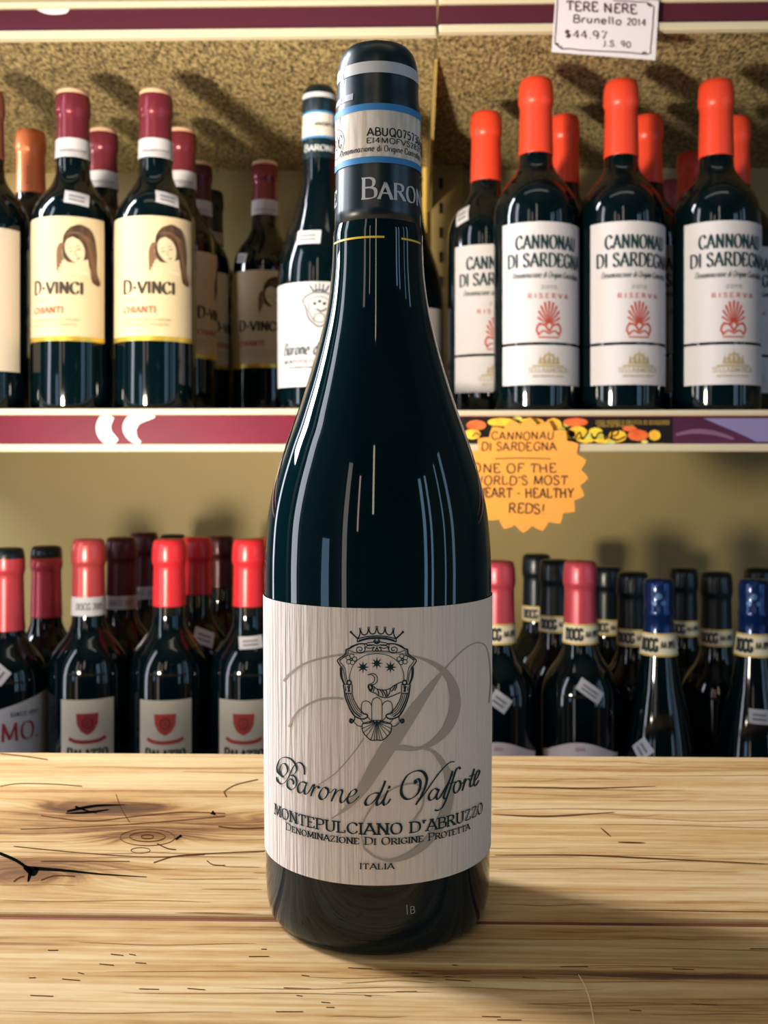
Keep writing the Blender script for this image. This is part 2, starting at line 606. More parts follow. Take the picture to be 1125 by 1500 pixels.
# ------------------------------------------------------------------ setting
fl = box('floor', (-3, 3, -3, 3, -0.05, 0.0), FLOORM)
tag(fl, kind='structure')
PLASTER = mat('dim_grey_green_plaster', (120, 124, 118), 0.9)
tag(box('wall_back', (-1.75, 2.3, 1.32, 1.40, 0, 2.75), PLASTER), kind='structure')
tag(box('wall_right', (2.2, 2.3, -3, 1.32, 0, 2.75), PLASTER), kind='structure')
tag(box('ceiling', (-1.75, 2.3, -3, 1.32, 2.75, 2.85), mat('dim_ceiling_paint', (150, 146, 136), 0.9)), kind='structure')
# left wall with a window opening; the daylight lamp stands in it
vs, fs = boxes_geo([(-1.10, -1.00, -3, 0.16, 0, 2.75), (-1.10, -1.00, 1.12, 1.32, 0, 2.75), (-1.10, -1.00, 0.16, 1.12, 0, 0.62), (-1.10, -1.00, 0.16, 1.12, 2.0, 2.75)])
tag(mesh('wall_left', vs, fs, PLASTER), kind='structure')
WFR = mat('white_window_paint', (210, 212, 210), 0.5)
wf = empty('window_1', (-1.00, 0.64, 1.31))
tag(wf, kind='structure')
for bx in ((-0.02, 0.0, -0.48, -0.44, -0.69, 0.69), (-0.02, 0.0, 0.44, 0.48, -0.69, 0.69), (-0.02, 0.0, -0.44, 0.44, 0.65, 0.69), (-0.02, 0.0, -0.44, 0.44, -0.69, -0.65), (-0.02, 0.0, -0.19, -0.13, -0.65, 0.65)):
    box('window_frame', bx, WFR, wf, 0.003)

# shelving unit --------------------------------------------------------------
Y_LIP, Y_BACK = 0.845, 1.276
XL, XR = -0.60, 0.72
Z_TOP, Z_MID, Z_LOW = 0.372, 0.044, -0.385     # top shelf underside, middle and lower shelf surfaces, from the eye
XSEAM = 0.026
unit = empty('shelving_unit', (0, 1.06, 0))
tag(unit, 'beige metal wine shelving unit with crimson price rails behind the wooden counter', 'shelving unit')


def ubox(name, x0, x1, y0, y1, z0, z1, m, parent=unit, bevel=0.0):
    return box(name, (x0, x1, y0 - 1.06, y1 - 1.06, EYE + z0, EYE + z1), m, parent, bevel)


ubox('back_panel', XL, XR, Y_BACK, Y_BACK + 0.02, -EYE, 0.75, PANEL)
ubox('base_deck', XL, XR, Y_LIP + 0.01, Y_BACK, -EYE, -EYE + 0.12, SHELFTOP, bevel=0.003)
for x0, x1 in ((XL, XSEAM - 0.0008), (XSEAM + 0.0008, XR)):
    ubox('top_shelf', x0, x1, Y_LIP + 0.006, Y_BACK - 0.0005, Z_TOP, Z_TOP + 0.016, SPECK, bevel=0.001)
    ubox('middle_shelf', x0, x1, Y_LIP + 0.006, Y_BACK - 0.0005, Z_MID - 0.022, Z_MID, SHELFTOP, bevel=0.001)
    ubox('lower_shelf', x0, x1, Y_LIP + 0.006, Y_BACK - 0.0005, Z_LOW - 0.022, Z_LOW, SHELFTOP, bevel=0.001)


def rail(x0, x1, zb, zt, eb, et, ins, name='price_rail', swirl=None, yl=Y_LIP):
    """C shaped price rail: backing with two proud cream edges and a coloured paper insert between them."""
    r = ubox(name, x0, x1, yl + 0.003, yl + 0.0055, zb, zt, RAILCREAM)
    ubox('rail_edge', x0, x1, yl - 0.002, yl + 0.003, zb, zb + eb, RAILCREAM, r, 0.0018)
    ubox('rail_edge', x0, x1, yl - 0.002, yl + 0.003, zt - et, zt, RAILCREAM, r, 0.0018)
    ubox('paper_insert', x0, x1, yl + 0.0022, yl + 0.003, zb + eb, zt - et, ins, r)
    if swirl:
        ink = Ink()
        for pts, w in swirl:
            ink.stroke(spline(pts, 8), w)
        ink.build('printed_swirl', lambda px, py: at_y(px, py, yl + 0.0021) - Vector((0, 1.06, 0)), SWIRL, r)
    return r


def zz(y, Y=Y_LIP):
    return (HY - y) / F * Y


mid_sw = [([(160, 608), (152, 622), (154, 636), (168, 650)], lambda t: 16 + 6 * sin(pi * t)),
          ([(226, 607), (200, 613), (190, 626), (194, 640), (204, 650)], lambda t: 9 + 12 * sin(pi * min(1, t * 1.15)))]
top_sw = [([(52, 12), (70, 17), (95, 16), (100, 10)], lambda t: 7 * sin(pi * t) + 1), ([(118, 12), (140, 9), (170, 8), (192, 6)], lambda t: 5 * sin(pi * t) + 2)]
rail(XL, XSEAM - 0.0008, zz(662), zz(598), 0.0068, 0.0056, CRIMSON, swirl=mid_sw)
rail(XSEAM + 0.0008, XR, zz(662), zz(601), 0.0068, 0.0050, CRIMSON)
rail(XL, XSEAM - 0.0008, zz(53), zz(-2), 0.0075, 0.0052, WINERED, swirl=top_sw)
rail(XSEAM + 0.0008, XR, zz(49), zz(-2), 0.0070, 0.0052, WINERED)
rail(XL, XR, Z_LOW - 0.036, Z_LOW + 0.001, 0.0068, 0.005, CRIMSON)

# slotted upright and shelf bracket at the seam
up = ubox('upright', XSEAM + 0.005, XSEAM + 0.043, Y_BACK - 0.022, Y_BACK, -EYE, 0.75, UPR, bevel=0.001)
bs = []
for k in range(34):
    z = -0.42 + k * 0.0305
    for xo in (0.0165,):
        bs.append((XSEAM + xo - 0.0022, XSEAM + xo + 0.0022, Y_BACK - 0.0235 - 1.06, Y_BACK - 0.0215 - 1.06, EYE + z, EYE + z + 0.013))
vs, fs = boxes_geo(bs)
tag(mesh('slots', vs, fs, DARK, up), kind='stuff')
ubox('upright', XSEAM - 0.018, XSEAM - 0.001, Y_BACK - 0.014, Y_BACK, -EYE, 0.75, mat('lit_upright_side', (214, 184, 96), 0.5), bevel=0.001)  # upright's lit left side, its brightness put into a yellower paint
for zt in (Z_TOP, Z_MID - 0.022, Z_LOW - 0.022):
    prof = [(0.925, -0.002), (1.0, -0.018), (1.10, -0.040), (1.20, -0.054), (Y_BACK - 0.02, -0.058), (Y_BACK - 0.02, 0.0), (0.925, 0.0)]
    vs = [(x, y - 1.06, EYE + zt + z) for x in (XSEAM - 0.0006, XSEAM + 0.0022) for y, z in prof]
    n = len(prof)
    fs = [tuple(range(n)), tuple(range(2 * n - 1, n - 1, -1))] + [(i, i + n, (i + 1) % n + n, (i + 1) % n) for i in range(n)]
    mesh('shelf_bracket', vs, fs, UPR, unit)

# ------------------------------------------------------------------ wooden counter
ZT = -0.147
table = empty('wooden_counter', (0, 0.30, 0))
tag(table, 'knotty pale pine plank counter under the large black wine bottle', 'table')
Y_GAP0, Y_GAP1, Y_FAR, Y_NEAR = 0.3235, 0.3275, 0.510, 0.10


def w2t(px, py, dz=0.00015):
    p = at_z(px, py, ZT)
    return Vector((p.x, p.y - 0.30, EYE + ZT + dz))


def knot(px, py, a, w, bend, st):
    p = w2t(px, py)
    return (p.x, p.y, a, w, bend, st)


WOOD_A = wood_mat('knotty_pine', [knot(170, 1186, 0.040, 0.010, 0.020, 0.62), knot(215, 1226, 0.022, 0.008, -0.016, 0.42), knot(45, 1275, 0.030, 0.014, -0.022, 0.42),
                                  knot(60, 1215, 0.06, 0.012, 0.010, 0.28), knot(350, 1205, 0.03, 0.008, 0.012, 0.26)], 1.7)
WOOD_B = wood_mat('streaked_pine', [knot(960, 1429, 0.075, 0.0026, 0.001, 0.62), knot(900, 1462, 0.10, 0.006, 0.004, 0.22)], 9.1)
TX0, TX1 = -0.62, 0.66


def plank(y0, y1, m, nx=1):
    o = box('plank', (TX0, TX1, y0 - 0.30, y1 - 0.30, EYE + ZT - 0.036, EYE + ZT), m, table, 0.0014)
    return o


pa = plank(Y_GAP1, Y_FAR, WOOD_A)
pb = plank(Y_NEAR, Y_GAP0, WOOD_B)
box('joint_strip', (TX0, TX1, Y_GAP0 - 0.30, Y_GAP1 - 0.30, EYE + ZT - 0.030, EYE + ZT - 0.0014), TIMBER2, table)
for x in (TX0 + 0.05, TX1 - 0.05):
    for y in (Y_NEAR + 0.05, Y_FAR - 0.05):
        box('leg', (x - 0.03, x + 0.03, y - 0.33, y - 0.27, 0.0, EYE + ZT - 0.036), WOOD_B, table, 0.003)


def taper(w, a=0.15):
    return lambda t: w * max(0.12, min(1, t / a if a else 1, (1 - t) / 0.5))


ink = Ink()
for pts, w in [([(-4, 1249), (22, 1260), (40, 1272), (47, 1276)], lambda t: 4.5), ([(40, 1272), (60, 1273), (100, 1276), (150, 1281), (215, 1285)], lambda t: 5.5 * (1 - t) + 0.6),
               ([(46, 1274), (43, 1284), (41, 1292)], lambda t: 6 * (1 - t) + 1.5), ([(36, 1270), (48, 1280), (54, 1272)], lambda t: 7),
               ([(98, 1189), (125, 1183), (150, 1180), (200, 1179), (250, 1178)], lambda t: 4.5 * sin(pi * min(1, t * 1.3 + 0.12)) ** 0.6 * 0.8 + 0.3), ([(96, 1192), (118, 1191), (140, 1189), (160, 1186)], lambda t: 3.2 * sin(pi * (0.1 + 0.8 * t))),
               ([(110, 1182), (128, 1188), (142, 1192)], lambda t: 3 * (1 - t) + 0.5), ([(257, 1230), (266, 1224)], lambda t: 3), ([(310, 1190), (316, 1194)], lambda t: 6 * (1 - t) + 1)]:
    ink.stroke(spline(pts, 8), w)
ink.build('knot_crack', w2t, CRACK, pa)
ink = Ink()
for pts, w in [(circ(216, 1226, 26, 7, 20), 1.3), (circ(216, 1226, 9, 3, 14), 1.6), ([(230, 1236), (245, 1243), (258, 1245)], 1.6), ([(0, 1104), (35, 1108), (70, 1113)], 1.5),
               ([(0, 1152), (30, 1148), (80, 1149), (120, 1152)], 1.2), ([(328, 1160), (345, 1150), (378, 1142)], 1.5), ([(328, 1160), (332, 1168)], 2.0), ([(170, 1164), (178, 1185), (190, 1205)], 1.2), (circ(216, 1227, 40, 12, 24), 0.9), (circ(206, 1246, 14, 4, 14), 0.9), ([(60, 1195), (130, 1203), (200, 1196), (270, 1190), (330, 1192)], 1.2), ([(30, 1215), (110, 1212), (170, 1209), (250, 1203), (330, 1196)], 1.0), ([(20, 1240), (80, 1246), (150, 1252), (230, 1256), (300, 1252)], 1.2),
               ([(225, 1264), (260, 1254), (320, 1250), (388, 1247)], 1.5), ([(320, 1211), (350, 1214), (388, 1213)], 1.8), ([(60, 1262), (120, 1262), (190, 1262)], 1.0),
               ([(20, 1292), (28, 1286), (36, 1284)], 2), ([(60, 1290), (80, 1283), (110, 1284)], 1.6), ([(303, 1261), (312, 1267), (330, 1268)], 1.4)]:
    ink.stroke(spline(pts, 8), w)
tag(ink.build('knot_rings', lambda a, b: w2t(a, b, 0.00012), CRACK2, pa), kind='stuff')
ink = Ink()
ink.stroke(spline([(847, 1428), (858, 1448), (866, 1475), (871, 1505)], 6), lambda t: 2.2 * sin(pi * (0.15 + 0.7 * t)))
ink.build('scratch', w2t, SCRATCH, pb)
ink = Ink()
for i in range(34):
    x, y = random.uniform(0, 1125), random.uniform(1385, 1495)
    l = random.uniform(8, 42)
    dy = random.uniform(-0.5, 2.5)
    ink.stroke([(x, y), (x + l / 2, y + dy / 2), (x + l, y + dy)], 1.0, maxseg=4)
tag(ink.build('grain_nicks', lambda a, b: w2t(a, b, 0.00012), CRACK2, pb), kind='stuff')
ink = Ink()
for pts in [[(720, 1153), (800, 1154), (860, 1155), (960, 1152)], [(725, 1253), (850, 1253), (960, 1258), (1130, 1266)], [(722, 1193), (800, 1196), (900, 1190)], [(905, 1234), (945, 1235)], [(880, 1213), (895, 1226)]]:
    ink.stroke(spline(pts, 8), lambda t: 2.2 * sin(pi * (0.08 + 0.84 * t)))
ink.build('grain_line', lambda a, b: w2t(a, b, 0.00012), CRACK2, pa)

AX_LO, AX_HI = 392, 722
GRAIN = mat('faint_brown_grain', (178, 134, 84), 0.9, spec=0.1)
rg = random.Random(11)
for pl, ylo, yhi, n in ((pa, 1116, 1338, 46), (pb, 1362, 1496, 26)):
    ink = Ink()
    for i in range(n):
        x, y = rg.uniform(-30, 1000), rg.uniform(ylo, yhi)
        l, sl, ph = rg.uniform(90, 420), rg.uniform(-0.004, 0.012), rg.uniform(0, 6)
        am = rg.uniform(0.3, 2.2)
        w_ = rg.uniform(0.7, 1.7)
        pts = [(x + l * k / 14, min(yhi, max(ylo, y + sl * l * k / 14 + am * sin(ph + k * 0.45)))) for k in range(15)]
        if pl is pa and any(AX_LO < p[0] < AX_HI and p[1] > 1240 for p in pts):
            pts = [p for p in pts if p[0] < AX_LO] or pts
        ink.stroke(spline(pts, 4), lambda t: w_ * sin(pi * (0.06 + 0.88 * t)))
    tag(ink.build('grain_lines', lambda a, b: w2t(a, b, 0.0001), GRAIN, pl), kind='stuff')

# ------------------------------------------------------------------ main bottle
RB = 0.0375
D = RB * sqrt((F / 166.5) ** 2 + 1)
PX = [(343, 65.5), (397, 67.5), (452, 74.5), (507, 87.5), (558, 102.5), (610, 120), (654, 136), (706, 151.5), (759, 161.8), (819, 166), (871, 166.5)]
prof = []
for y, hw in PX:
    t = hw / F
    r = D * t / sqrt(1 + t * t)
    prof.append((r, (HY - y) / F * (D - r * r / D)))
body = [(0, ZT + 0.004), (0.026, ZT + 0.003), (0.030, ZT + 0.0003), (0.0322, ZT), (0.0340, ZT + 0.0006), (0.0358, ZT + 0.0030), (0.0366, ZT + 0.0070), (0.0369, ZT + 0.012), (0.0373, ZT + 0.05)]
neck = [(0.0146, 0.1), (0.0141, 0.112), (0.0137, 0.116), (0.0139, 0.1185), (0.01385, 0.126), (0.0134, 0.1302), (0.0120, 0.1338), (0.0088, 0.1362), (0.004, 0.1372), (0, 0.1374)]


def pspline(pts, n=5):
    return [p for p in spline(pts, n)]


prof = body + pspline(list(reversed(prof)), 5)
mp = at_y(553.5, HY, D)
AX, AY = mp.x, mp.y
main = empty('wine_bottle', (AX, AY, 0))
mrot = atan2(-AX, AY)
main.rotation_euler = (0, 0, mrot)
tag(main, 'large sharp black glass wine bottle with ribbed white label standing on the pine counter', 'bottle')
# neck radii: photo half widths 62-65 px
NK = 0.01405
full = [(r, EYE + z) for r, z in prof] + [(0.0138, EYE + 0.0800), (0.0136, EYE + 0.1), (0.0134, EYE + 0.126), (0.009, EYE + 0.131), (0, EYE + 0.132)]
lathe('glass_body', full, GLASS, main, 96)


def rad(pr, z):
    for (r0, z0), (r1, z1) in zip(pr, pr[1:]):
        if z0 <= z <= z1 and z1 > z0:
            return r0 + (r1 - r0) * (z - z0) / (z1 - z0)
    return pr[-1][0]


capz = (HY - 320) / F * (D - 0.014)
cap = [(0.01475, capz), (0.0147, capz + 0.004), (0.01445, 0.092), (0.01440, 0.1035), (0.0142, 0.1068), (0.01428, 0.1090), (0.0145, 0.1115), (0.0145, 0.1160), (0.0140, 0.1195), (0.01385, 0.124), (0.01375, 0.129),
       (0.0135, 0.1320), (0.0126, 0.1350), (0.0108, 0.1372), (0.0075, 0.1386), (0.003, 0.1392), (0, 0.1393)]
cap = [(r * 0.972, EYE + z - (0.0008 if z > 0.13 else 0)) for r, z in cap]
capo = lathe('capsule', [(0.0140, EYE + capz)] + cap, FOIL, main, 72)


def wrap(name, pr, za, zb, a0, a1, m, parent, dr, nz=3, na=40, edge=None):
    """A thin sheet wrapped on a turned body between two heights (edge: how the two ends are shaped, as functions of the angle)."""
    vs, fs = [], []
    for k in range(nz + 1):
        for i in range(na + 1):
            a = a0 + (a1 - a0) * i / na
            lo = za(a) if callable(za) else za
            hi = zb(a) if callable(zb) else zb
            z = lo + (hi - lo) * k / nz
            r = rad(pr, z) + dr
            vs.append((r * sin(a), -r * cos(a), z))
    for k in range(nz):
        for i in range(na):
            j = k * (na + 1) + i
            fs.append((j, j + 1, j + na + 2, j + na + 1))
    return mesh(name, vs, fs, m, parent, True)


def zc(y, r=NK, Dm=None):
    """height of a front-surface point of the main bottle at image row y"""
    return EYE + (HY - y) / F * ((Dm or D) - r)


wrap('silver_band', cap, zc(105, 0.0138), zc(88, 0.0138), -pi, pi, SILVER, capo, 0.00012, 3, 72)
wrap('silver_band', cap, zc(141, 0.0144), zc(131, 0.0144), radians(-95), radians(-35), mat('worn_silver_print', (140, 142, 150), 0.45), capo, 0.00012, 3, 20)
strip = wrap('tax_strip', cap, zc(238), zc(151), -pi, pi, STICK, main, 0.0002, 4, 72)
tag(strip, 'white paper strip with blue borders and a printed code')
wrap('blue_border', cap, zc(161), zc(151), -pi, pi, BLUE, strip, 0.0003, 2, 72)
wrap('blue_border', cap, zc(238), zc(229), -pi, pi, BLUE, strip, 0.0003, 2, 72)


def on_cyl(R_):
    """image pixel -> local point on the main bottle's cylinder of that radius"""
    def fn(px, py):
        d = ray(px, py)
        a = d[0] ** 2 + d[1] ** 2
        b = -(d[0] * AX + d[1] * AY)
        c = AX * AX + AY * AY - R_ * R_
        disc = max(0.0, b * b - a * c)
        t = (-b - sqrt(disc)) / a
        x, y, z = d[0] * t - AX, d[1] * t - AY, EYE + d[2] * t
        ca, sa = cos(-mrot), sin(-mrot)
        return (x * ca - y * sa, x * sa + y * ca, z)
    return fn


def ang_px(px, R_):
    p = on_cyl(R_)(px, HY)
    return atan2(p[0], -p[1])


def cyl_sz(R_, dr):
    return lambda s, z: ((R_ + dr) * sin(s / R_), -(R_ + dr) * cos(s / R_), z)


# strip print: coordinates are arc length and height
RS = 0.0140
fn = lambda s, z: ((rad(cap, z) + 0.00032) * sin(s / RS), -(rad(cap, z) + 0.00032) * cos(s / RS), z)
ink = Ink()
MS = 0.0006
s0 = ang_px(538, RS) * RS
text(ink, 'ABUQ0757306', s0, zc(198.5), 0.0025, s0 + 0.0232, thick=0.19, thin=0.16, nib=0, maxseg=MS)
text(ink, 'EI4MOFVS282K', s0 - 0.0002, zc(209.5), 0.0017, s0 + 0.0222, thick=0.18, thin=0.13, nib=0, maxseg=MS)
text(ink, 'Denominazione di Origine Controllata', ang_px(500, RS) * RS, zc(221.5), 0.0019, ang_px(500, RS) * RS + 0.0330, thick=0.13, thin=0.07, nib=0.3, maxseg=MS)
cxs = ang_px(504, RS) * RS - 0.0047
text(ink, 'DOC', cxs - 0.0038, zc(207), 0.0040, cxs + 0.0038, thick=0.1, thin=0.07, nib=0.2, maxseg=MS)
ink.stroke(circ(cxs, zc(199), 0.0050, 0.0048, 40), 0.00022)
ink.build('printed_code', fn, BLACKINK, strip)

# capsule name
ink = Ink()
RC = 0.0142
s0 = ang_px(530, RC) * RC
text(ink, 'BARONE', s0, EYE + (HY - 290) / F * (D - 0.0146), 0.0066, s0 + 0.0285, thick=0.17, thin=0.05, serif=11, small=0.76, maxseg=MS)
text(ink, 'BARONE', s0 - 0.041, EYE + (HY - 290) / F * (D - 0.0146), 0.0066, s0 - 0.041 + 0.0285, thick=0.17, thin=0.05, serif=11, small=0.76, maxseg=MS)
ink.build('capsule_lettering', lambda s, z: ((rad(cap, z) + 0.00018) * sin(s / RC), -(rad(cap, z) + 0.00018) * cos(s / RC), z), SILVER, capo)
ink = Ink()
ink.stroke([(radians(-58) * RC, EYE + capz + 0.0003), (radians(-58) * RC, EYE + 0.092), (radians(-59) * RC, EYE + 0.112), (radians(-54) * RC, EYE + 0.128), (radians(-54) * RC, EYE + 0.1335)], 0.00026, maxseg=0.001)
ink.build('foil_seam', lambda s, z: ((rad(cap, z) + 0.00016) * sin(s / RC), -(rad(cap, z) + 0.00016) * cos(s / RC), z), BLACKINK, capo)
wrap('wine_level_glint', full, zc(348.5, 0.0147), zc(345.5, 0.0147), radians(-72), radians(8), YEL, main, 0.00012, 1, 24)  # glint at the wine level, painted as a thin yellow band
wrap('wine_level_glint', full, zc(349, 0.0147), zc(346, 0.0147), radians(30), radians(68), YEL, main, 0.00012, 1, 14)

# body label
zl0, zl1 = EYE + (HY - 1298) / F * (D - RB), EYE + (HY - 891) / F * (D - RB)
label = wrap('label', full, zl0, zl1, radians(-100), radians(100), PAPER, main, 0.00035, 12, 96)
tag(label, 'ribbed off-white paper label with crest and script lettering')
R2 = RB + 0.00043
onl = on_cyl(R2)


def z3(sc, ox, oy):
    return lambda p: (ox + p[0] / sc, oy + p[1] / sc)


# watermark initial
q = z3(3.125, 380, 860)
ink = Ink()
for pts, w in [
    ([(1052, 530), (1060, 420), (1045, 290), (1008, 255), (950, 275), (870, 350), (790, 450), (700, 575), (620, 690), (540, 810), (470, 925), (400, 1010), (330, 1060)],
     lambda t: 1.8 + 20 * max(0, sin(pi * min(1, max(0, (t - 0.42) / 0.55)))) ** 1.2),
    ([(110, 430), (140, 395), (220, 345), (370, 310), (560, 298), (720, 320), (830, 372), (885, 450), (895, 550), (860, 645), (790, 715), (715, 745)],
     lambda t: 3.0 + 13 * max(0, sin(pi * min(1, max(0, (t - 0.45) / 0.55)))) ** 1.3),
    ([(725, 742), (690, 740), (650, 736), (615, 744)], lambda t: 3.0 + 5 * sin(pi * t)),
    ([(715, 735), (790, 750), (845, 815), (872, 900), (855, 1020), (800, 1130), (710, 1215), (610, 1252), (530, 1235), (478, 1195)],
     lambda t: 2.5 + 12 * max(0, sin(pi * min(1, max(0, (t - 0.05) / 0.8)))) ** 1.3),
    ([(135, 640), (175, 570), (260, 520), (340, 508), (385, 512)], lambda t: 3.0),
    ([(478, 1195), (468, 1100), (520, 1000), (610, 925), (700, 900), (750, 930), (745, 1010), (690, 1090)], lambda t: 2.0),
    ([(270, 905), (350, 850), (430, 760), (480, 690)], lambda t: 1.6)]:
    ink.stroke([q(p) for p in spline(pts, 12)], w)
wm = ink.build('watermark_initial', on_cyl(RB + 0.00039), WMARK, label)

# crest, traced on a 7.5x zoom of the emblem
q = z3(7.5, 480, 900)
ink = Ink()


def cs(pts, w=1.0, sp=True, mirror=True, n=6):
    P = spline(pts, n) if sp and len(pts) > 2 else pts
    ink.stroke([q(p) for p in P], w, maxseg=2.5)
    if mirror:
        ink.stroke([q((1080 - p[0], p[1])) for p in P], w, maxseg=2.5)


def ccirc(x, y, r, w=0.9, mirror=True, n=14):
    cs(circ(x, y, r, r, n), w, False, mirror)


cs([(325, 302), (430, 272), (540, 264)], 2.0)
cs([(330, 268), (430, 244), (540, 236)], 1.6)
cs([(345, 285), (440, 258), (540, 250)], 1.2)
cs([(325, 302), (330, 268)], 1.5)
cs([(250, 192), (300, 240), (330, 268)], 2.2)
cs([(330, 265), (352, 225), (357, 165)], 1.8)
cs([(357, 165), (378, 215), (410, 225), (436, 205), (449, 155)], 1.8)
cs([(449, 155), (468, 205), (500, 215), (525, 195), (538, 145)], 1.8)
for x, y in ((255, 195), (358, 160), (450, 149)):
    ccirc(x, y, 10, 1.1)
ccirc(539, 140, 11, 1.1, False)
cs([(430, 325), (335, 326), (245, 372), (200, 385)], 2.0)
cs([(330, 330), (270, 350), (235, 378)], 2.4)
cs([(200, 385), (188, 440), (110, 498), (118, 535), (150, 590), (158, 690), (185, 765)], 1.6)
cs([(140, 585), (145, 680), (180, 765)], 2.2)
cs([(226, 392), (215, 448), (135, 510), (188, 590), (204, 690), (215, 745)], 1.0)
cs([(210, 388), (200, 445), (122, 505)], 0.9)
cs([(155, 570), (180, 640), (195, 740)], 1.0)
cs([(226, 392), (290, 415), (350, 420), (440, 405), (540, 402)], 1.0)
cs([(243, 728), (248, 640), (300, 530), (400, 458), (480, 436), (540, 432)], 1.0)
cs([(355 + (58 - 48 * t) * cos(-0.6 + 9.6 * t), 385 + (48 - 40 * t) * sin(-0.6 + 9.6 * t)) for t in [i / 14 for i in range(15)]], 1.3)
cs([(400, 330), (415, 370), (395, 415), (350, 425)], 1.2)
cs([(540, 300), (500, 305), (432, 315), (432, 335), (500, 335), (540, 348)], 1.3)
cs([(500, 340), (435, 345), (428, 365), (470, 372), (510, 355)], 1.3)
cs([(515, 360), (490, 390), (515, 405), (540, 365)], 1.3)
cs([(540, 360), (528, 390), (540, 410)], 1.4)
cs([(525, 275), (508, 300), (540, 325)], 1.8)
cs([(528, 285), (530, 305), (540, 312)], 1.2)
for i in range(5):
    a = -pi / 2 + i * 2 * pi / 5 + 0.2
    ccirc(258 + 38 * cos(a), 495 + 38 * sin(a), 24, 1.0)
ccirc(258, 495, 12, 1.6)
for pts in ([(175, 768), (268, 772), (270, 868), (185, 866), (175, 768)],):
    cs(pts, 1.4, False)
cs([(195, 790), (200, 845)], 1.2)
cs([(220, 785), (240, 850)], 2.4)
cs([(243, 785), (225, 850)], 2.0)
ccirc(235, 750, 24, 2.2)
cs([(172, 770), (185, 860), (200, 930), (250, 1050), (300, 1120), (385, 1150), (435, 1128), (430, 1100), (400, 1095)], 2.0)
cs([(205, 870), (232, 960), (290, 1070), (360, 1125)], 1.8)
cs([(228, 870), (255, 960), (310, 1060), (380, 1115)], 1.0)
cs([(250, 870), (272, 950), (325, 1045), (395, 1100)], 1.0)
cs([(268, 870), (290, 945), (340, 1030), (400, 1092)], 1.4)
cs([(260, 1060), (295, 1120), (290, 1165), (262, 1195), (240, 1175), (250, 1148), (275, 1155)], 1.6)
ccirc(265, 1170, 14, 2.6)
cs([(290, 1185), (330, 1222), (378, 1232)], 1.1)
cs([(360, 1150), (400, 1195), (450, 1195), (478, 1172)], 1.0)
cs([(435, 1120), (460, 1150), (485, 1168)], 1.2)
cs([(485, 1165), (483, 1000), (495, 940), (540, 910)], 1.1)
cs([(370, 1092), (370, 1000), (388, 962), (425, 952), (462, 968), (480, 1000)], 1.1)
cs([(485, 1165), (540, 1165)], 1.1)
fanp = [(382, 1205), (380, 1255), (392, 1300), (425, 1340), (475, 1378)]
cs([(478, 1172), (420, 1190), (382, 1205), (378, 1258), (392, 1300), (425, 1342), (480, 1382), (540, 1380)], 1.4)
for p in fanp + [(430, 1200), (508, 1384)]:
    cs([(536, 1182), p], 1.0, False)
cs([(540, 1180), (540, 1382)], 1.3, False, False)
cs([(470, 1180), (500, 1175), (525, 1195), (540, 1172)], 1.8)
for sx_, sy_ in ((388, 580), (540, 538), (690, 580)):
    for i in range(8):
        a = pi / 2 + i * pi / 4
        ink.stroke([q((sx_, sy_)), q((sx_ + 66 * cos(a), sy_ + 66 * sin(a)))], lambda t: 3.0 * (1 - t) + 0.35)
    ccirc(sx_, sy_, 22, 2.2, False)
cs(circ(490, 712, 58, 62, 16, radians(-125), radians(120)), 1.2, False, False)
cs(circ(468, 712, 48, 50, 14, radians(-85), radians(85)), 1.2, False, False)
cs([(440, 662), (468, 662)], 1.2, False, False)
cs([(455, 765), (480, 775), (515, 800), (545, 820), (620, 832), (690, 812), (740, 775), (812, 742)], 1.4, True, False)
cs([(450, 790), (470, 845), (520, 865), (570, 900), (640, 916), (700, 900), (800, 858)], 1.4, True, False)
cs([(455, 770), (448, 800), (470, 840), (490, 800), (470, 775)], 2.6, True, False)
cs([(515, 800), (500, 850)], 1.4, False, False)
for a_, b_ in (((545, 825), (560, 885)), ((575, 830), (610, 900)), ((600, 832), (640, 905)), ((640, 830), (650, 912)), ((690, 815), (660, 900)), ((745, 775), (700, 850)), ((760, 770), (735, 840))):
    cs([a_, ((a_[0] + b_[0]) / 2 + 6, (a_[1] + b_[1]) / 2), b_], 1.6, True, False)
ink.build('crest', onl, INK, label)

# script name, traced
ink = Ink()
qa, qb = z3(6.4286, 385, 1080), z3(6.4286, 550, 1080)


def scr(q, pts, w=3.2, thin=0.9):
    ink.stroke([q(p) for p in spline(pts, 8)], w * 1.2, nib=radians(-28), thin=thin)


S_ = 2.2
scr(qa, [(392, 352), (386, 280), (352, 240), (312, 248), (275, 300), (240, 380), (207, 425), (170, 438), (135, 408), (131, 374)], S_)
scr(qa, [(190, 372), (228, 330), (228, 280), (205, 248), (175, 258), (158, 305), (168, 358), (195, 372), (140, 330), (135, 270), (160, 210), (205, 188), (265, 205), (305, 255), (318, 310), (292, 348), (258, 360)], S_, 0.7)
scr(qa, [(262, 358), (300, 370), (318, 420), (308, 465), (270, 493), (235, 470), (230, 425), (255, 392), (284, 408), (287, 445)], S_)
scr(qa, [(405, 432), (380, 420), (350, 430), (330, 470), (334, 512), (360, 522), (392, 485), (412, 428)], 2.6)
scr(qa, [(414, 424), (392, 495), (396, 532), (420, 528), (448, 490), (472, 446)], 2.8)
scr(qa, [(472, 446), (482, 458), (462, 520), (450, 556)], 3.0)
scr(qa, [(460, 530), (486, 482), (508, 464), (524, 468), (522, 482)], 2.8)
scr(qa, [(518, 480), (524, 474), (528, 482)], 3.2, 2.4)
scr(qa, [(600, 482), (580, 472), (550, 496), (530, 545), (545, 582), (580, 578), (612, 530), (612, 492), (590, 474)], 3.0)
scr(qa, [(608, 510), (640, 520), (668, 490), (690, 488)], 1.2)
scr(qa, [(692, 488), (668, 545), (645, 604)], 3.2)
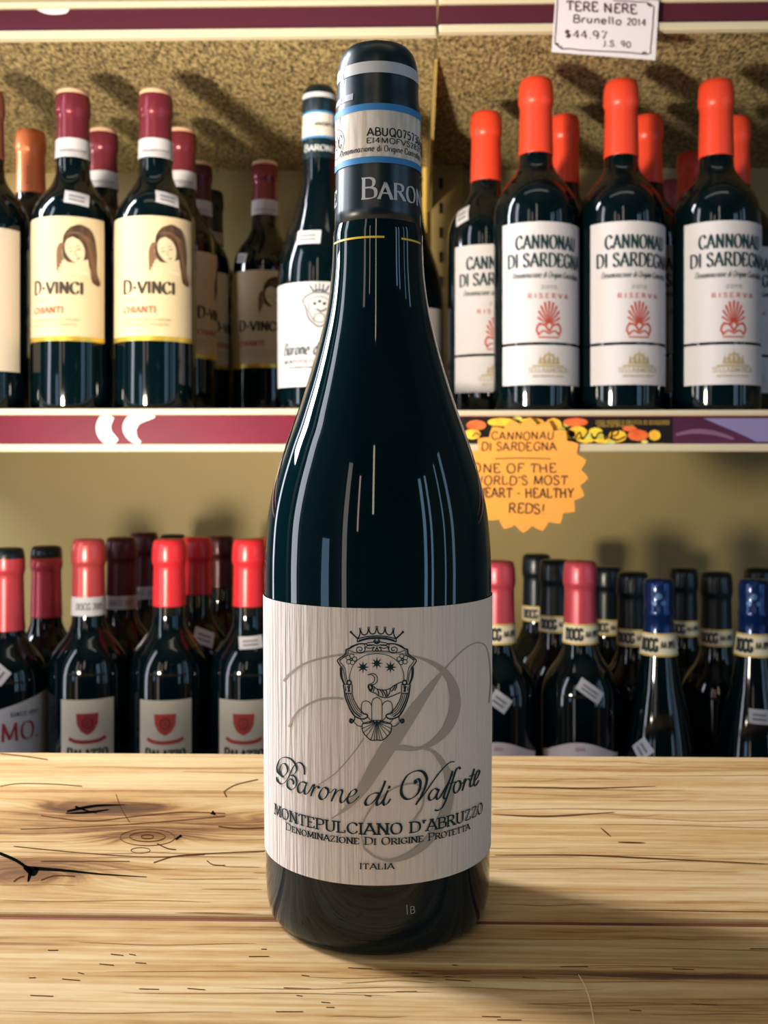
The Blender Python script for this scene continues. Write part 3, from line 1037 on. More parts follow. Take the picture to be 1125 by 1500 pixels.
scr(qa, [(655, 580), (695, 515), (735, 496), (748, 515), (730, 575), (734, 612), (760, 608), (795, 565)], 3.0)
scr(qa, [(795, 570), (855, 545), (882, 508), (862, 492), (822, 522), (796, 585), (812, 620), (855, 606), (908, 553)], 3.2)
scr(qa, [(1098, 528), (1055, 526), (1000, 552), (966, 605), (976, 638), (1015, 630), (1065, 580), (1100, 522)], 3.6)
scr(qb, [(94, 410), (50, 520), (14, 600), (16, 636), (42, 630), (80, 580)], 4.0)
scr(qb, [(118, 500), (90, 560), (74, 612), (84, 638), (112, 624), (142, 580)], 3.6)
scr(qb, [(123, 470), (128, 466), (133, 470), (128, 476), (122, 470)], 3.0, 2.4)
scr(qb, [(372, 424), (380, 402), (408, 396), (424, 430), (410, 510), (358, 568), (292, 582), (246, 535), (250, 450), (300, 362), (380, 318), (446, 326), (482, 382), (472, 460), (428, 560), (380, 637)], 3.8, 1.1)
scr(qb, [(380, 637), (470, 520), (560, 390), (640, 290), (700, 238), (745, 230)], 2.0, 1.3)
scr(qb, [(366, 425), (375, 412), (386, 420), (375, 432), (366, 424)], 3.0, 2.4)
scr(qb, [(590, 496), (562, 484), (530, 505), (502, 555), (512, 590), (545, 582), (580, 535), (598, 492)], 3.2)
scr(qb, [(602, 488), (576, 555), (582, 584), (606, 568), (640, 510), (690, 420), (722, 345)], 3.0, 1.0)
scr(qb, [(728, 316), (690, 430), (646, 548), (652, 578), (672, 566)], 3.2)
scr(qb, [(800, 300), (786, 284), (760, 310), (728, 400), (684, 535), (642, 640), (600, 686), (558, 686)], 3.0, 1.2)
scr(qb, [(690, 436), (725, 428), (768, 420)], 1.6, 1.2)
scr(qb, [(798, 410), (772, 414), (742, 455), (738, 510), (760, 524), (790, 492), (804, 440), (792, 408)], 2.8)
scr(qb, [(800, 432), (826, 430), (848, 392)], 1.2)
scr(qb, [(850, 388), (836, 445), (818, 504)], 2.8)
scr(qb, [(830, 460), (858, 402), (880, 392), (888, 408)], 1.8)
scr(qb, [(934, 296), (912, 370), (892, 440), (900, 466), (924, 442)], 2.6)
scr(qb, [(882, 368), (950, 346)], 1.4, 1.2)
scr(qb, [(924, 424), (962, 378), (982, 325), (966, 314), (940, 372), (930, 440), (945, 456), (978, 405)], 2.4)
ink.build('script_name', onl, INK, label)

# serif lines
ink = Ink()


def zf(y):
    return EYE + (HY - y) / F * (D - R2)


fn2 = cyl_sz(RB, 0.00043)
for s, xa, xb, yb, h, sm in (('MONTEPULCIANO D\'ABRUZZO', 402, 707, 1222.5, 0.0031, None), ('DENOMINAZIONE DI ORIGINE PROTETTA', 419, 688, 1237.5, 0.0021, 0.80)):
    text(ink, s, ang_px(xa, R2) * RB, zf(yb), h, ang_px(xb, R2) * RB, thick=0.22, thin=0.075, serif=17, small=sm, maxseg=0.0012, gap=12)
text(ink, 'ITALIA', ang_px(527, R2) * RB, zf(1273.5), 0.0016, ang_px(577, R2) * RB, thick=0.26, thin=0.08, serif=13, maxseg=0.001)
ink.build('serif_lettering', fn2, INK, label)
ink = Ink()
ink.stroke([(0.0088, EYE + ZT + 0.0135), (0.0086, EYE + ZT + 0.0165)], 0.0003)
text(ink, 'B', 0.0096, EYE + ZT + 0.0137, 0.0021, thick=0.15, thin=0.12)
ink.build('mould_mark', cyl_sz(0.0369, 0.0002), mat('grey_glass_mark', (130, 140, 140), 0.4), main)


# ------------------------------------------------------------------ shelf bottles
def bord(R, H):
    return [(0, 0.002), (R - 0.008, 0.0012), (R - 0.005, 0), (R - 0.0012, 0.0018), (R, 0.006), (R, 0.05), (R, 0.1), (R, H - 0.127), (R * 0.99, H - 0.1185), (R * 0.95, H - 0.1105), (R * 0.87, H - 0.1030), (R * 0.74, H - 0.0955),
            (R * 0.59, H - 0.0890), (0.0178, H - 0.0832), (0.0154, H - 0.077), (0.0146, H - 0.068), (0.0136, H - 0.028), (0.0136, H - 0.0245), (0.0141, H - 0.0225), (0.0148, H - 0.0212), (0.0150, H - 0.018), (0.0148, H - 0.011), (0.0143, H - 0.006), (0.0134, H - 0.0018), (0.011, H - 0.0004), (0, H)]


zb = [(r, z - EYE - ZT) for r, z in full]


def burg(R, H):
    k, kr = H / (0.1393 - ZT), R / RB
    pr = [(r * (kr if r > 0.02 else 1), z * k) for r, z in zb]
    return pr[:-5] + [(0.0148, H * 0.80), (0.0142, H * 0.9), (0.0138, H - 0.026), (0.0140, H - 0.0235), (0.0146, H - 0.022), (0.0146, H - 0.010), (0.0138, H - 0.004), (0.011, H - 0.0006), (0, H)]


def slope(R, H):
    """long sloping shoulders (the navy capped bottles)"""
    return [(0, 0.002), (R - 0.008, 0.0012), (R - 0.005, 0), (R - 0.0012, 0.0018), (R, 0.006), (R, 0.06), (R, H - 0.190), (R * 0.985, H - 0.172), (R * 0.93, H - 0.152), (R * 0.84, H - 0.132), (R * 0.72, H - 0.112), (R * 0.60, H - 0.096),
            (0.0180, H - 0.082), (0.0164, H - 0.072), (0.0150, H - 0.062), (0.0128, H - 0.044), (0.0120, H - 0.034), (0.0128, H - 0.0325), (0.0128, H - 0.027), (0.0120, H - 0.0255), (0.0124, H - 0.012), (0.0126, H - 0.004), (0.0112, H - 0.0006), (0, H)]


def dens(pr):
    out = [pr[0]]
    for a, b in zip(pr, pr[1:]):
        k = max(1, int(hypot(a[0] - b[0], a[1] - b[1]) / 0.03))
        for i in range(1, k + 1):
            out.append((a[0] + (b[0] - a[0]) * i / k, a[1] + (b[1] - a[1]) * i / k))
    return out


class Bottle:
    def __init__(s, name, label, group, px, ytop, Y, R, zbase, shape, capm, caplen, topm=None, glass=GLASS2, toplen=0.005, rot=0.0):
        s.Y, s.R = Y, R
        top = at_y(px, ytop, Y)
        zt = top.z - EYE
        s.H = round(zt - zbase - 0.0003, 4)
        s.root = empty(name, (top.x, Y, EYE + zbase + 0.0003), atan2(-top.x, Y))
        s.dist = hypot(top.x, Y)
        tag(s.root, label, 'bottle', group)
        s.pr = dens(shape(R, s.H))
        s.zbase = zbase + 0.0003
        lathe('glass_body', s.pr, glass, s.root, 40, key=(shape.__name__, R, s.H, glass.name))
        H = s.H
        zs = sorted(set([H - caplen, H - caplen + 0.001] + [z for r, z in s.pr if H - caplen < z]))
        cp = [(rad(s.pr, H - caplen) + 0.0001, H - caplen)] + [((rad(s.pr, z) + 0.0007) if z < H - 1e-5 else 0, z + (0.0006 if z > H - 0.004 else 0)) for z in zs]
        s.cp = cp
        if topm:
            lo = [p for p in cp if p[1] <= H - toplen + 1e-6]
            hi = [p for p in cp if p[1] >= H - toplen - 1e-6]
            rj = rad(cp, H - toplen)
            s.cap = lathe('capsule', lo + [(rj, H - toplen)], capm, s.root, 32)
            lathe('capsule_top', [(rj, H - toplen)] + hi, topm, s.cap, 32)
        else:
            s.cap = lathe('capsule', cp, capm, s.root, 32)

    def zy(s, y, r=None):
        """height above the base of the front surface at image row y"""
        return (HY - y) / F * (s.Y - (s.R if r is None else r)) - s.zbase

    def wrap(s, name, za, zb_, a0, a1, m, dr=0.0004, parent=None, nz=8, na=28):
        return wrap(name, s.pr, za, zb_, radians(a0), radians(a1), m, parent or s.root, dr, nz, na)

    def fn(s, ac, dr=0.0007):
        a_ = radians(ac)
        return lambda x, z: ((rad(s.pr, z) + dr) * sin(a_ + x / s.R), -(rad(s.pr, z) + dr) * cos(a_ + x / s.R), z)

    def sticker(s, px0, px1, y0, y1, tilt=0.0, name='price_sticker'):
        """small paper price sticker on the shoulder"""
        w = abs(px1 - px0) / F * s.Y
        pc = s.pxang((px0 + px1) / 2, (y0 + y1) / 2)
        zc_ = (HY - (y0 + y1) / 2) / F * (s.Y - pc[1] * cos(pc[0])) - s.zbase
        h = abs(y1 - y0) / F * s.Y
        n = 6
        vs, fs = [], []
        for j in range(5):
            for i in range(n + 1):
                u, v = (i / n - 0.5) * w, (j / 4 - 0.5) * h
                x, z = u * cos(tilt) - v * sin(tilt), u * sin(tilt) + v * cos(tilt)
                r = rad(s.pr, zc_ + z) + 0.0005
                a = pc[0] + x / max(r, 0.015)
                vs.append((r * sin(a), -r * cos(a), zc_ + z))
        for j in range(4):
            for i in range(n):
                k = j * (n + 1) + i
                fs.append((k, k + 1, k + n + 2, k + n + 1))
        st = mesh(name, vs, fs, WHITE, s.root, True)
        ik = Ink()
        for v in (-0.18, 0.12):
            ik.stroke([(-0.33 * w, v * h), (0.3 * w, v * h)], h * 0.13, maxseg=w / 8)

        def f(u, v):
            x, z = u * cos(tilt) - v * sin(tilt), u * sin(tilt) + v * cos(tilt)
            r = rad(s.pr, zc_ + z) + 0.0008
            a = pc[0] + x / max(r, 0.015)
            return (r * sin(a), -r * cos(a), zc_ + z)
        ik.build('price_print', f, GREYINK, st)

    def pxang(s, px, py):
        d = ray(px, py)
        ax, ay = s.root.location.x, s.root.location.y
        z0 = (HY - py) / F * (s.Y - s.R * 0.6) - s.zbase
        r = max(0.012, rad(s.pr, z0))
        a = d[0] ** 2 + d[1] ** 2
        b = -(d[0] * ax + d[1] * ay)
        c = ax * ax + ay * ay - r * r
        t = (-b - sqrt(max(0, b * b - a * c))) / a
        x, y = d[0] * t - ax, d[1] * t - ay
        rz = s.root.rotation_euler[2]
        x, y = x * cos(-rz) - y * sin(-rz), x * sin(-rz) + y * cos(-rz)
        return atan2(x, -y), r


def portrait_label(b, ac, full_=True):
    """cream label with a small sepia head study, name and gold foot"""
    H = b.H
    z0, z1 = 0.0625, 0.1705
    lab = b.wrap('label', z0, z1, ac - 72, ac + 72, CREAM)
    b.wrap('gold_foot', z0, z0 + 0.004, ac - 72, ac + 72, GOLD, 0.0006, lab)
    f = b.fn(ac)
    MS2 = 0.003
    dx, dz = 0.0195, 0.144
    ik = Ink()
    ik.fill([(dx + x, dz + z) for x, z in spline([(-.0125, -.002), (-.0115, .010), (-.004, .0185), (.006, .0190), (.0135, .0120), (.0165, -.004), (.0165, -.020), (.0205, -.0315), (.0125, -.0300), (.0095, -.016), (-.004, -.0155), (-.0115, -.010)], 6, True)], 22, 8)
    ik.build('portrait_hair', b.fn(ac, 0.0008), HAIR, lab)
    ik = Ink()
    for k in range(10):
        ik.stroke([(dx + x, dz + z) for x, z in spline([(-.011 + .0021 * k, .013 - .0006 * abs(k - 4)), (.002 + .0014 * k, .0120 - .0012 * k), (.0100 + .0006 * k, -.004 - .0015 * k), (.0115 + .0008 * k, -.027)], 6)], 0.0005)
    for k in range(4):
        ik.stroke([(dx + x, dz + z) for x, z in spline([(-.0110 - .001 * k, .003), (-.0140 - .001 * k, -.004), (-.0125 - .0014 * k, -.012 - .003 * k)], 6)], 0.0016)
    ik.build('portrait_strands', b.fn(ac, 0.0009), SEPIA2, lab)
    tl = 0.32

    def tf(x, z):
        return (dx - 0.0022 + x * cos(tl) - z * sin(tl), dz - 0.003 + x * sin(tl) + z * cos(tl))
    ik = Ink()
    ik.fill([tf(0.0079 * cos(a) * (1 - 0.16 * (sin(a) < 0) * -sin(a)), 0.0118 * sin(a)) for a in [2 * pi * i / 28 for i in range(28)]], 12, 6)
    ik.fill([(dx + x, dz + z) for x, z in [(-.001, -.012), (.0085, -.010), (.0105, -.024), (-.004, -.022)]], 5, 4)
    ik.build('portrait_face', b.fn(ac, 0.0010), FACE, lab)
    ik = Ink()
    for x in (-.0038, .0030):
        ik.stroke([tf(x - .0016, .0006), tf(x, -.0003), tf(x + .0016, .0004)], 0.0008)
        ik.stroke([tf(x - .0018, .0026), tf(x, .0031), tf(x + .0018, .0025)], 0.0005)
    ik.stroke([tf(-.0018, -.0072), tf(0, -.0077), tf(.0018, -.0070)], 0.0009)
    ik.stroke([tf(-.0002, .000), tf(-.0012, -.0042), tf(.0004, -.0047)], 0.0005)
    ik.build('portrait_features', b.fn(ac, 0.0012), SEPIA2, lab)
    ik = Ink()
    x0 = -0.0225
    text(ik, "D*VINCI", x0, 0.1035, 0.0115, x0 + 0.046, thick=0.25, thin=0.08, serif=10, small=0.84, maxseg=MS2)
    ik.build('name_lettering', f, BROWNINK, lab)
    ik = Ink()
    text(ik, 'CHIANTI', x0, 0.0865, 0.0056, x0 + 0.030, thick=0.24, thin=0.07, serif=8, maxseg=MS2)
    ik.build('wine_lettering', f, REDINK, lab)
    ik = Ink()
    text(ik, '2016', x0 + 0.001, 0.0965, 0.0028, x0 + 0.014, thick=0.12, thin=0.08, maxseg=MS2)
    text(ik, 'DENOMINAZIONE DI ORIGINE', x0, 0.0795, 0.0024, x0 + 0.043, thick=0.13, thin=0.08, maxseg=MS2)
    text(ik, 'CONTROLLATA E GARANTITA', x0, 0.0752, 0.0024, x0 + 0.041, thick=0.13, thin=0.08, maxseg=MS2)
    ik.build('small_print', f, GOLDINK, lab)


def neck_band(b, za, zb_, m=WHITE, a=180, text_=None, tm=GREYINK, edge=None):
    """paper seal round the neck, set over the capsule"""
    pr = b.cp + [(0, b.H + 1)]
    nb = wrap('neck_band', [(rad(b.pr, z) + 0.0008, z) for z in [za - 0.001, za, (za + zb_) / 2, zb_, zb_ + 0.001]], za, zb_, -pi, pi, m, b.root, 0.0003, 2, 32)
    r0 = rad(b.pr, (za + zb_) / 2)

    def f(x, z):
        r = rad(b.pr, z) + 0.0015
        return (r * sin(x / r0), -r * cos(x / r0), z)
    if edge:
        for z in (za, zb_ - 0.0018):
            wrap('band_edge', [(rad(b.pr, q_) + 0.0008, q_) for q_ in [z - 0.001, z, z + 0.0018, z + 0.003]], z, z + 0.0018, -pi, pi, edge, nb, 0.0005, 1, 32)
    if text_:
        ik = Ink()
        for t, xa, xb, zz_, h, th in text_:
            text(ik, t, xa, zz_, h, xb, thick=th, thin=th * 0.6, maxseg=0.002)
        ik.build('band_print', f, tm, nb)
    return nb


def seal_text(za):
    return [('DENOMINAZIONE', -0.012, 0.012, za + 0.0042, 0.0026, 0.14), ('DI ORIGINE', -0.010, 0.010, za + 0.0012, 0.0018, 0.14)]


GDV = 'portrait label bottles on the left of the upper shelf'
RDV = 0.0357
DV = [
    ('wine_bottle', 'portrait label bottle with maroon capsule, front row, left of its front row twin', 107, 135, 0.90, -25, (95, 130, 277, 297)),
    ('wine_bottle', 'portrait label bottle with maroon capsule, front row, right of its front row twin', 228, 135, 0.90, -12, (228, 262, 278, 298)),
    ('wine_bottle', 'maroon capsuled bottle in the second row, between the two front portrait label bottles', 151, 191, 1.037, -20, None),
    ('wine_bottle', 'maroon capsuled bottle in the second row, half hidden behind the right front portrait label bottle', 266, 191, 1.037, 62, None),
    ('wine_bottle', 'dark capsuled bottle in the third row showing a turned label edge', 291, 239, 1.145, 62, None),
    ('wine_bottle', 'portrait label bottle standing alone in the third row against the beige panel', 388, 238, 1.145, -14, (344, 364, 371, 385)),
]
for nm, lb, px, yt, Y, ac, st in DV:
    b = Bottle(nm, lb, GDV, px, yt, Y, RDV, Z_MID, bord, MAROON if Y < 1.1 or px > 350 else DKMAROON, 0.0475, CAPTOP)
    portrait_label(b, ac)
    H = b.H
    neck_band(b, H - 0.0625, H - 0.0455, WHITE, text_=seal_text(H - 0.0625))
    if st:
        b.sticker(*st, tilt=-0.15)
b = Bottle('wine_bottle', 'unlabelled looking dark bottle deepest in the upper left row, seen past a shoulder', None, 309, 281, 1.226, 0.0345, Z_MID, bord, BLACKCAP, 0.05)
neck_band(b, b.H - 0.066, b.H - 0.052, WHITE)
b = Bottle('wine_bottle', 'bottle cut by the left picture edge with plain cream label and copper capsule', None, -19, 134, 0.90, 0.0366, Z_MID, bord, mat('brown_capsule_foil', (160, 92, 70), 0.4, metal=0.3), 0.062)
b.wrap('label', b.zy(541), b.zy(327), -64, 47, CREAM2)
b = Bottle('wine_bottle', 'copper capsuled dark bottle in the second row at the far left of the upper shelf', None, 45, 193, 1.037, RDV, Z_MID, bord, COPPER, 0.066)
ik = Ink()
for k in range(5):
    ik.stroke([(-0.003, b.H - 0.058 + 0.004 * k), (-0.003, b.H - 0.056 + 0.004 * k)], 0.001)
ik.build('capsule_print', lambda x, z: ((rad(b.cp, z) + 0.0004) * sin(x / 0.0145), -(rad(b.cp, z) + 0.0004) * cos(x / 0.0145), z), DKREDINK, b.cap)


def barone_label(b):
    z0, z1 = 0.0225, 0.1125
    lab = b.wrap('label', z0, z1, -100, 100, WLAB, nz=12, na=40)
    f = b.fn(0)
    ik = Ink()
    cz = 0.0895
    k = 0.00034
    for sgn in (-1, 1):
        ik.stroke([(sgn * x * k, cz + z * k) for x, z in spline([(0, 40), (20, 38), (42, 22), (34, 0), (28, -24), (10, -42), (0, -46)], 6)], 0.0011)
        ik.stroke([(sgn * x * k, cz + z * k) for x, z in spline([(0, 30), (24, 20), (26, -8), (14, -30), (0, -36)], 6)], 0.0007)
        ik.stroke([(sgn * 24 * k, cz + 58 * k), (sgn * 16 * k, cz + 44 * k), (0, cz + 46 * k)], 0.0014)
        ik.stroke([(sgn * 10 * k, cz + 62 * k), (sgn * 8 * k, cz + 46 * k)], 0.001)
    ik.stroke([(0, cz + 64 * k), (0, cz + 46 * k)], 0.001)
    for x, z in ((-12, 12), (0, 18), (12, 12)):
        ik.fill(circ(x * k, cz + z * k, 4.5 * k, n=8), 4, 2)
    ik.stroke([(-8 * k, cz - 2 * k), (4 * k, cz - 8 * k), (20 * k, cz)], 0.0014)
    ik.stroke([(-14 * k, cz - 30 * k), (-12 * k, cz - 16 * k), (0, cz - 12 * k), (12 * k, cz - 16 * k), (14 * k, cz - 30 * k)], 0.0008)
    ik.build('crest', f, INK, lab)
    ik = Ink()
    text(ik, 'Barone di Valforte', -0.036, 0.0500, 0.0105, 0.036, thick=0.16, thin=0.05, slant=0.35, maxseg=0.003)
    text(ik, "MONTEPULCIANO D'ABRUZZO", -0.035, 0.0425, 0.0034, 0.035, thick=0.18, thin=0.07, serif=9, maxseg=0.003)
    text(ik, 'DENOMINAZIONE DI ORIGINE PROTETTA', -0.030, 0.0380, 0.0023, 0.030, thick=0.16, thin=0.07, maxseg=0.003)
    text(ik, 'ITALIA', -0.006, 0.0275, 0.0018, 0.006, thick=0.2, thin=0.08, maxseg=0.003)
    ik.build('lettering', f, INK, lab)
    ik = Ink()
    ik.stroke(spline([(-0.03, 0.072), (-0.022, 0.088), (0.0, 0.098), (0.022, 0.092), (0.027, 0.080), (0.012, 0.066)], 8), lambda t: 0.0012 + 0.002 * t)
    ik.build('watermark_initial', b.fn(0, 0.00055), mat('pale_watermark_ink', (206, 202, 204), 0.8), lab)


GB = 'bottles like the one on the counter, upper shelf'
for px, yt, Y, lb in ((468, 130, 0.90, 'smaller twin of the counter bottle on the upper shelf, left of its neck'), (597, 196, 1.04, 'bottle mostly hidden behind the counter bottle, white label sliver on its right')):
    b = Bottle('wine_bottle', lb, GB, px, yt, Y, 0.0372, Z_MID, burg, FOIL, 0.066)
    H = b.H
    pr = b.cp
    wrap('silver_band', pr, H - 0.0125, H - 0.008, -pi, pi, SILVER, b.cap, 0.0003, 2, 32)
    neck_band(b, H - 0.0485, H - 0.0245, STICK, text_=[('ABUQ0757306', -0.004, 0.018, H - 0.038, 0.003, 0.16)], tm=BLACKINK, edge=BLUE)
    ik = Ink()
    text(ik, 'BARONE', -0.014, H - 0.060, 0.0060, 0.014, thick=0.2, thin=0.08, serif=9, small=0.8)
    ik.build('capsule_lettering', lambda x, z: ((rad(b.pr, z) + 0.0012) * sin(x / 0.0145), -(rad(b.pr, z) + 0.0012) * cos(x / 0.0145), z), SILVER, b.cap)
    barone_label(b)
    if px < 500:
        b.sticker(434, 470, 337, 357)


def shell_label(b, ac):
    za0, za1, zb0, zb1 = 0.0600, 0.1630, 0.0235, 0.0575
    lab = b.wrap('label', za0, za1, ac - 66, ac + 66, WLAB)
    low = b.wrap('lower_label', zb0, zb1, ac - 66, ac + 66, WLAB)
    f = b.fn(ac)
    ik = Ink()
    text(ik, 'CANNONAU', -0.0285, 0.1400, 0.0112, 0.0285, thick=0.19, thin=0.08, serif=7, maxseg=0.003)
    text(ik, 'DI SARDEGNA', -0.0365, 0.1245, 0.0112, 0.0365, thick=0.19, thin=0.08, serif=7, maxseg=0.003)
    text(ik, 'Denominazione di Origine Controllata', -0.032, 0.1150, 0.0052, 0.032, thick=0.11, thin=0.05, slant=0.35, maxseg=0.003)
    text(ik, '2015', -0.007, 0.1055, 0.0028, 0.007, thick=0.14, thin=0.1)
    ik.build('name_lettering', f, INK, lab)
    ik = Ink()
    text(ik, 'RISERVA', -0.018, 0.0975, 0.0040, 0.018, thick=0.2, thin=0.1, gap=60, maxseg=0.003)
    cz = 0.0685
    for i in range(11):
        a = radians(-112 + 22.4 * i)
        ik.stroke([(0.0012 * sin(a), cz + 0.0065 + 0.001 * cos(a)), (0.0098 * sin(a), cz + 0.0125 + 0.0140 * cos(a))], lambda t: 0.0006 + 0.0013 * t, maxseg=0.003)
    for sg in (-1, 1):
        ik.stroke([(sg * x, cz + z) for x, z in spline([(0.0, 0.0005), (0.004, 0.006), (0.009, 0.006), (0.0105, 0.001), (0.008, -0.002)], 6)], 0.0016)
        ik.stroke([(sg * x, cz + z) for x, z in spline([(0.0, -0.0015), (0.005, 0.001), (0.0095, -0.003)], 6)], 0.0014)
    ik.stroke([(-0.009, cz - 0.0045), (0.009, cz - 0.0045)], 0.0012, maxseg=0.003)
    ik.build('shell_emblem', f, REDINK, lab)
    ik = Ink()
    for i in range(-2, 3):
        ik.stroke([(i * 0.0038 - 0.001, 0.0410), (i * 0.0038, 0.0525 - abs(i) * 0.0022), (i * 0.0038 + 0.001, 0.0410)], 0.0016)
    ik.stroke([(-0.014, 0.0395), (0.014, 0.0395)], 0.0014, maxseg=0.003)
    ik.stroke(spline([(-0.006, 0.045), (0.0, 0.050), (0.006, 0.045)], 6), 0.0014)
    text(ik, 'SELLA&MOSCA', -0.0175, 0.0340, 0.0042, 0.0175, thick=0.13, thin=0.07, serif=6, maxseg=0.003)
    text(ik, 'IMBOTTIGLIATO ALL ORIGINE', -0.014, 0.0300, 0.0018, 0.014, thick=0.13, thin=0.08, maxseg=0.003)
    ik.build('castle_emblem', f, GOLDINK, low)


GC = 'orange capsuled bottles with shell labels, upper shelf right'
for px, yt, Y, ac, lb in (
        (712, 167, 0.988, 15, 'orange capsuled shell label bottle nearest the counter bottle, set back behind its neighbour'),
        (785, 118, 0.90, 17, 'left of the three front orange capsuled shell label bottles'),
        (910, 121, 0.90, 23, 'middle of the three front orange capsuled shell label bottles'),
        (1049, 121, 0.90, 22, 'right of the three front orange capsuled shell label bottles'),
        (826, 172, 0.996, 60, 'orange capsuled bottle peeking between the left and middle front shell label bottles'),
        (948, 172, 0.996, 60, 'orange capsuled bottle peeking over the right shoulder of the middle front shell label bottle'),
        (1076, 174, 1.0, 20, 'orange capsule sliver behind the rightmost front shell label bottle'),
        (1012, 226, 1.114, 20, 'low orange red capsule in the third row, left of the rightmost front bottle')):
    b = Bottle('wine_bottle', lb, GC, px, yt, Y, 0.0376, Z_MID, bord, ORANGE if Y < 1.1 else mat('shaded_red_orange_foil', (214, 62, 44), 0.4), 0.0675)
    shell_label(b, ac)
    if px == 712:
        b.sticker(666, 688, 303, 329, 0.35)
b = Bottle('wine_bottle', 'bottle with dusty maroon capsule deep between the middle and right orange ones', None, 983, 266, 1.205, 0.0345, Z_MID, bord, mat('dusty_maroon_foil', (150, 58, 66), 0.45), 0.05)

# lower shelf, left ----------------------------------------------------------
def shield_label(b, z1, ac, w=36, m=DKREDINK):
    lab = b.wrap('label', z1 - 0.085, z1, ac - w, ac + w, CREAM2)
    ik = Ink()
    cz = z1 - 0.0205
    sh = [(-0.0095, 0.0085), (-0.0075, 0.0075), (0.0, 0.0082), (0.0075, 0.0075), (0.0095, 0.0085), (0.0088, -0.001), (0.0055, -0.0075), (0, -0.0105), (-0.0055, -0.0075), (-0.0088, -0.001)]
    ik.fill([(x, cz + z) for x, z in sh], 10, 6)
    ik.stroke(spline([(-0.016, cz - 0.0135), (-0.010, cz - 0.016), (0, cz - 0.0168), (0.010, cz - 0.016), (0.016, cz - 0.0135)], 6), 0.0032)
    ik.build('shield_emblem', b.fn(ac, 0.0007), m, lab)
    ik = Ink()
    ik.stroke(circ(0, cz, 0.0042, 0.0046, 16), 0.0008)
    ik.stroke([(-0.001, cz - 0.002), (0.0012, cz), (-0.001, cz + 0.0025)], 0.0007)
    ik.build('shield_mark', b.fn(ac, 0.0009), DKMAROON, lab)
    ik = Ink()
    text(ik, 'PALAZZO', -0.0175, cz - 0.0325, 0.0105, 0.0175, thick=0.2, thin=0.08, serif=8, small=0.86, maxseg=0.003)
    ik.build('name_lettering', b.fn(ac), BLACKINK, lab)


RP = 0.0361
GP = 'shield label bottles on the lower shelf'
for px, yt, capm, caplen, z1y, ac, im, lb in (
        (130, 790, COPRED, 0.0525, 1028, -2, DKREDINK, 'coppery capsuled bottle with shield label and white neck seal on the lower left shelf'),
        (248, 790, RED, 0.0605, 1028, -6, REDINK, 'bright red capsuled shield label bottle, between a coppery capsuled one and its red twin'),
        (365, 790, RED, 0.0605, 1027, -8, REDINK, 'bright red capsuled shield label bottle right beside the counter bottle')):
    b = Bottle('wine_bottle', lb, GP, px, yt, 0.92, RP, Z_LOW, bord, capm, caplen)
    shield_label(b, b.zy(z1y), ac, 38, im)
    if px == 130:
        neck_band(b, b.H - 0.0685, b.H - 0.0515, WHITE, text_=[('DOCG 2015', -0.011, 0.012, b.H - 0.063, 0.006, 0.14)])
    if px == 248:
        b.sticker(203, 222, 930, 950, 0.6)
    if px == 365:
        b.sticker(350, 385, 934, 950, 0.05)
for px, yt, Y, capm, caplen, topm, tl, lb, band in (
        (68, 800, 1.0, RED2, 0.070, BLACKCAP, 0.011, 'black topped red capsule in the second row, second from the left picture edge', False),
        (178, 787, 1.0, DKMAROON, 0.060, None, 0, 'dark maroon capsule with white neck seal, just right of the coppery capsule', True),
        (211, 780, 1.08, DKMAROON, 0.060, None, 0, 'tallest dark maroon capsule in the third row, left of the bright red one', True),
        (288, 787, 1.0, RED, 0.056, None, 0, 'bright red capsule in the second row between the two front red capsules', False),
        (323, 785, 1.10, DKMAROON, 0.056, None, 0, 'dark maroon capsule in the third row, between two bright red ones', False),
        (386, 788, 1.04, ORANGE, 0.060, None, 0, 'orange capsule sliver half hidden behind the counter bottle', False),
        (253, 783, 1.165, BLACKCAP, 0.060, None, 0, 'black capsule in the rearmost row behind the bright red capsules', False)):
    b = Bottle('wine_bottle', lb, None, px, yt, Y, 0.0358, Z_LOW, bord, capm, caplen, topm, toplen=tl)
    if band:
        neck_band(b, b.H - 0.070, b.H - 0.057, WHITE, text_=[('DOCG 2015', -0.012, 0.012, b.H - 0.066, 0.005, 0.14)])
    if px == 288:
        b.sticker(285, 314, 925, 946, -0.4)
b = Bottle('wine_bottle', 'red capsuled bottle cut by the left picture edge with large grey white label', None, 11, 803, 0.92, RP, Z_LOW, bord, RED2, 0.075, BLACKCAP, toplen=0.009)
zt = b.zy(1040)
lab = b.wrap('label', zt - 0.085, lambda a: zt + 0.012 * sin((a - radians(0)) * 0.8), -70, 72, WLAB)
ik = Ink()
text(ik, 'MO.', 0.000, zt - 0.0285, 0.0135, 0.0255, thick=0.16, thin=0.06, serif=8, maxseg=0.003)
text(ik, 'BRI', -0.026, zt - 0.0285, 0.0135, -0.0025, thick=0.16, thin=0.06, serif=8, maxseg=0.003)
ik = Ink()
text(ik, 'MO.', -0.008, zt - 0.0300, 0.0150, 0.0265, thick=0.16, thin=0.06, serif=8, maxseg=0.003)
ik.build('name_lettering', b.fn(4), DKREDINK, lab)
ik = Ink()
text(ik, 'SINCE 1997', 0.000, zt - 0.0090, 0.0036, 0.0260, thick=0.2, thin=0.1, gap=40, maxseg=0.003)
ik.build('small_print', b.fn(4), BLACKINK, lab)
b.sticker(-14, 8, 975, 1004, 0.9)

# lower shelf, right ---------------------------------------------------------
SEAL = mat('cream_seal_paper', (226, 214, 186), 0.7)
SEALEDGE = mat('gold_seal_edge', (206, 176, 96), 0.5)


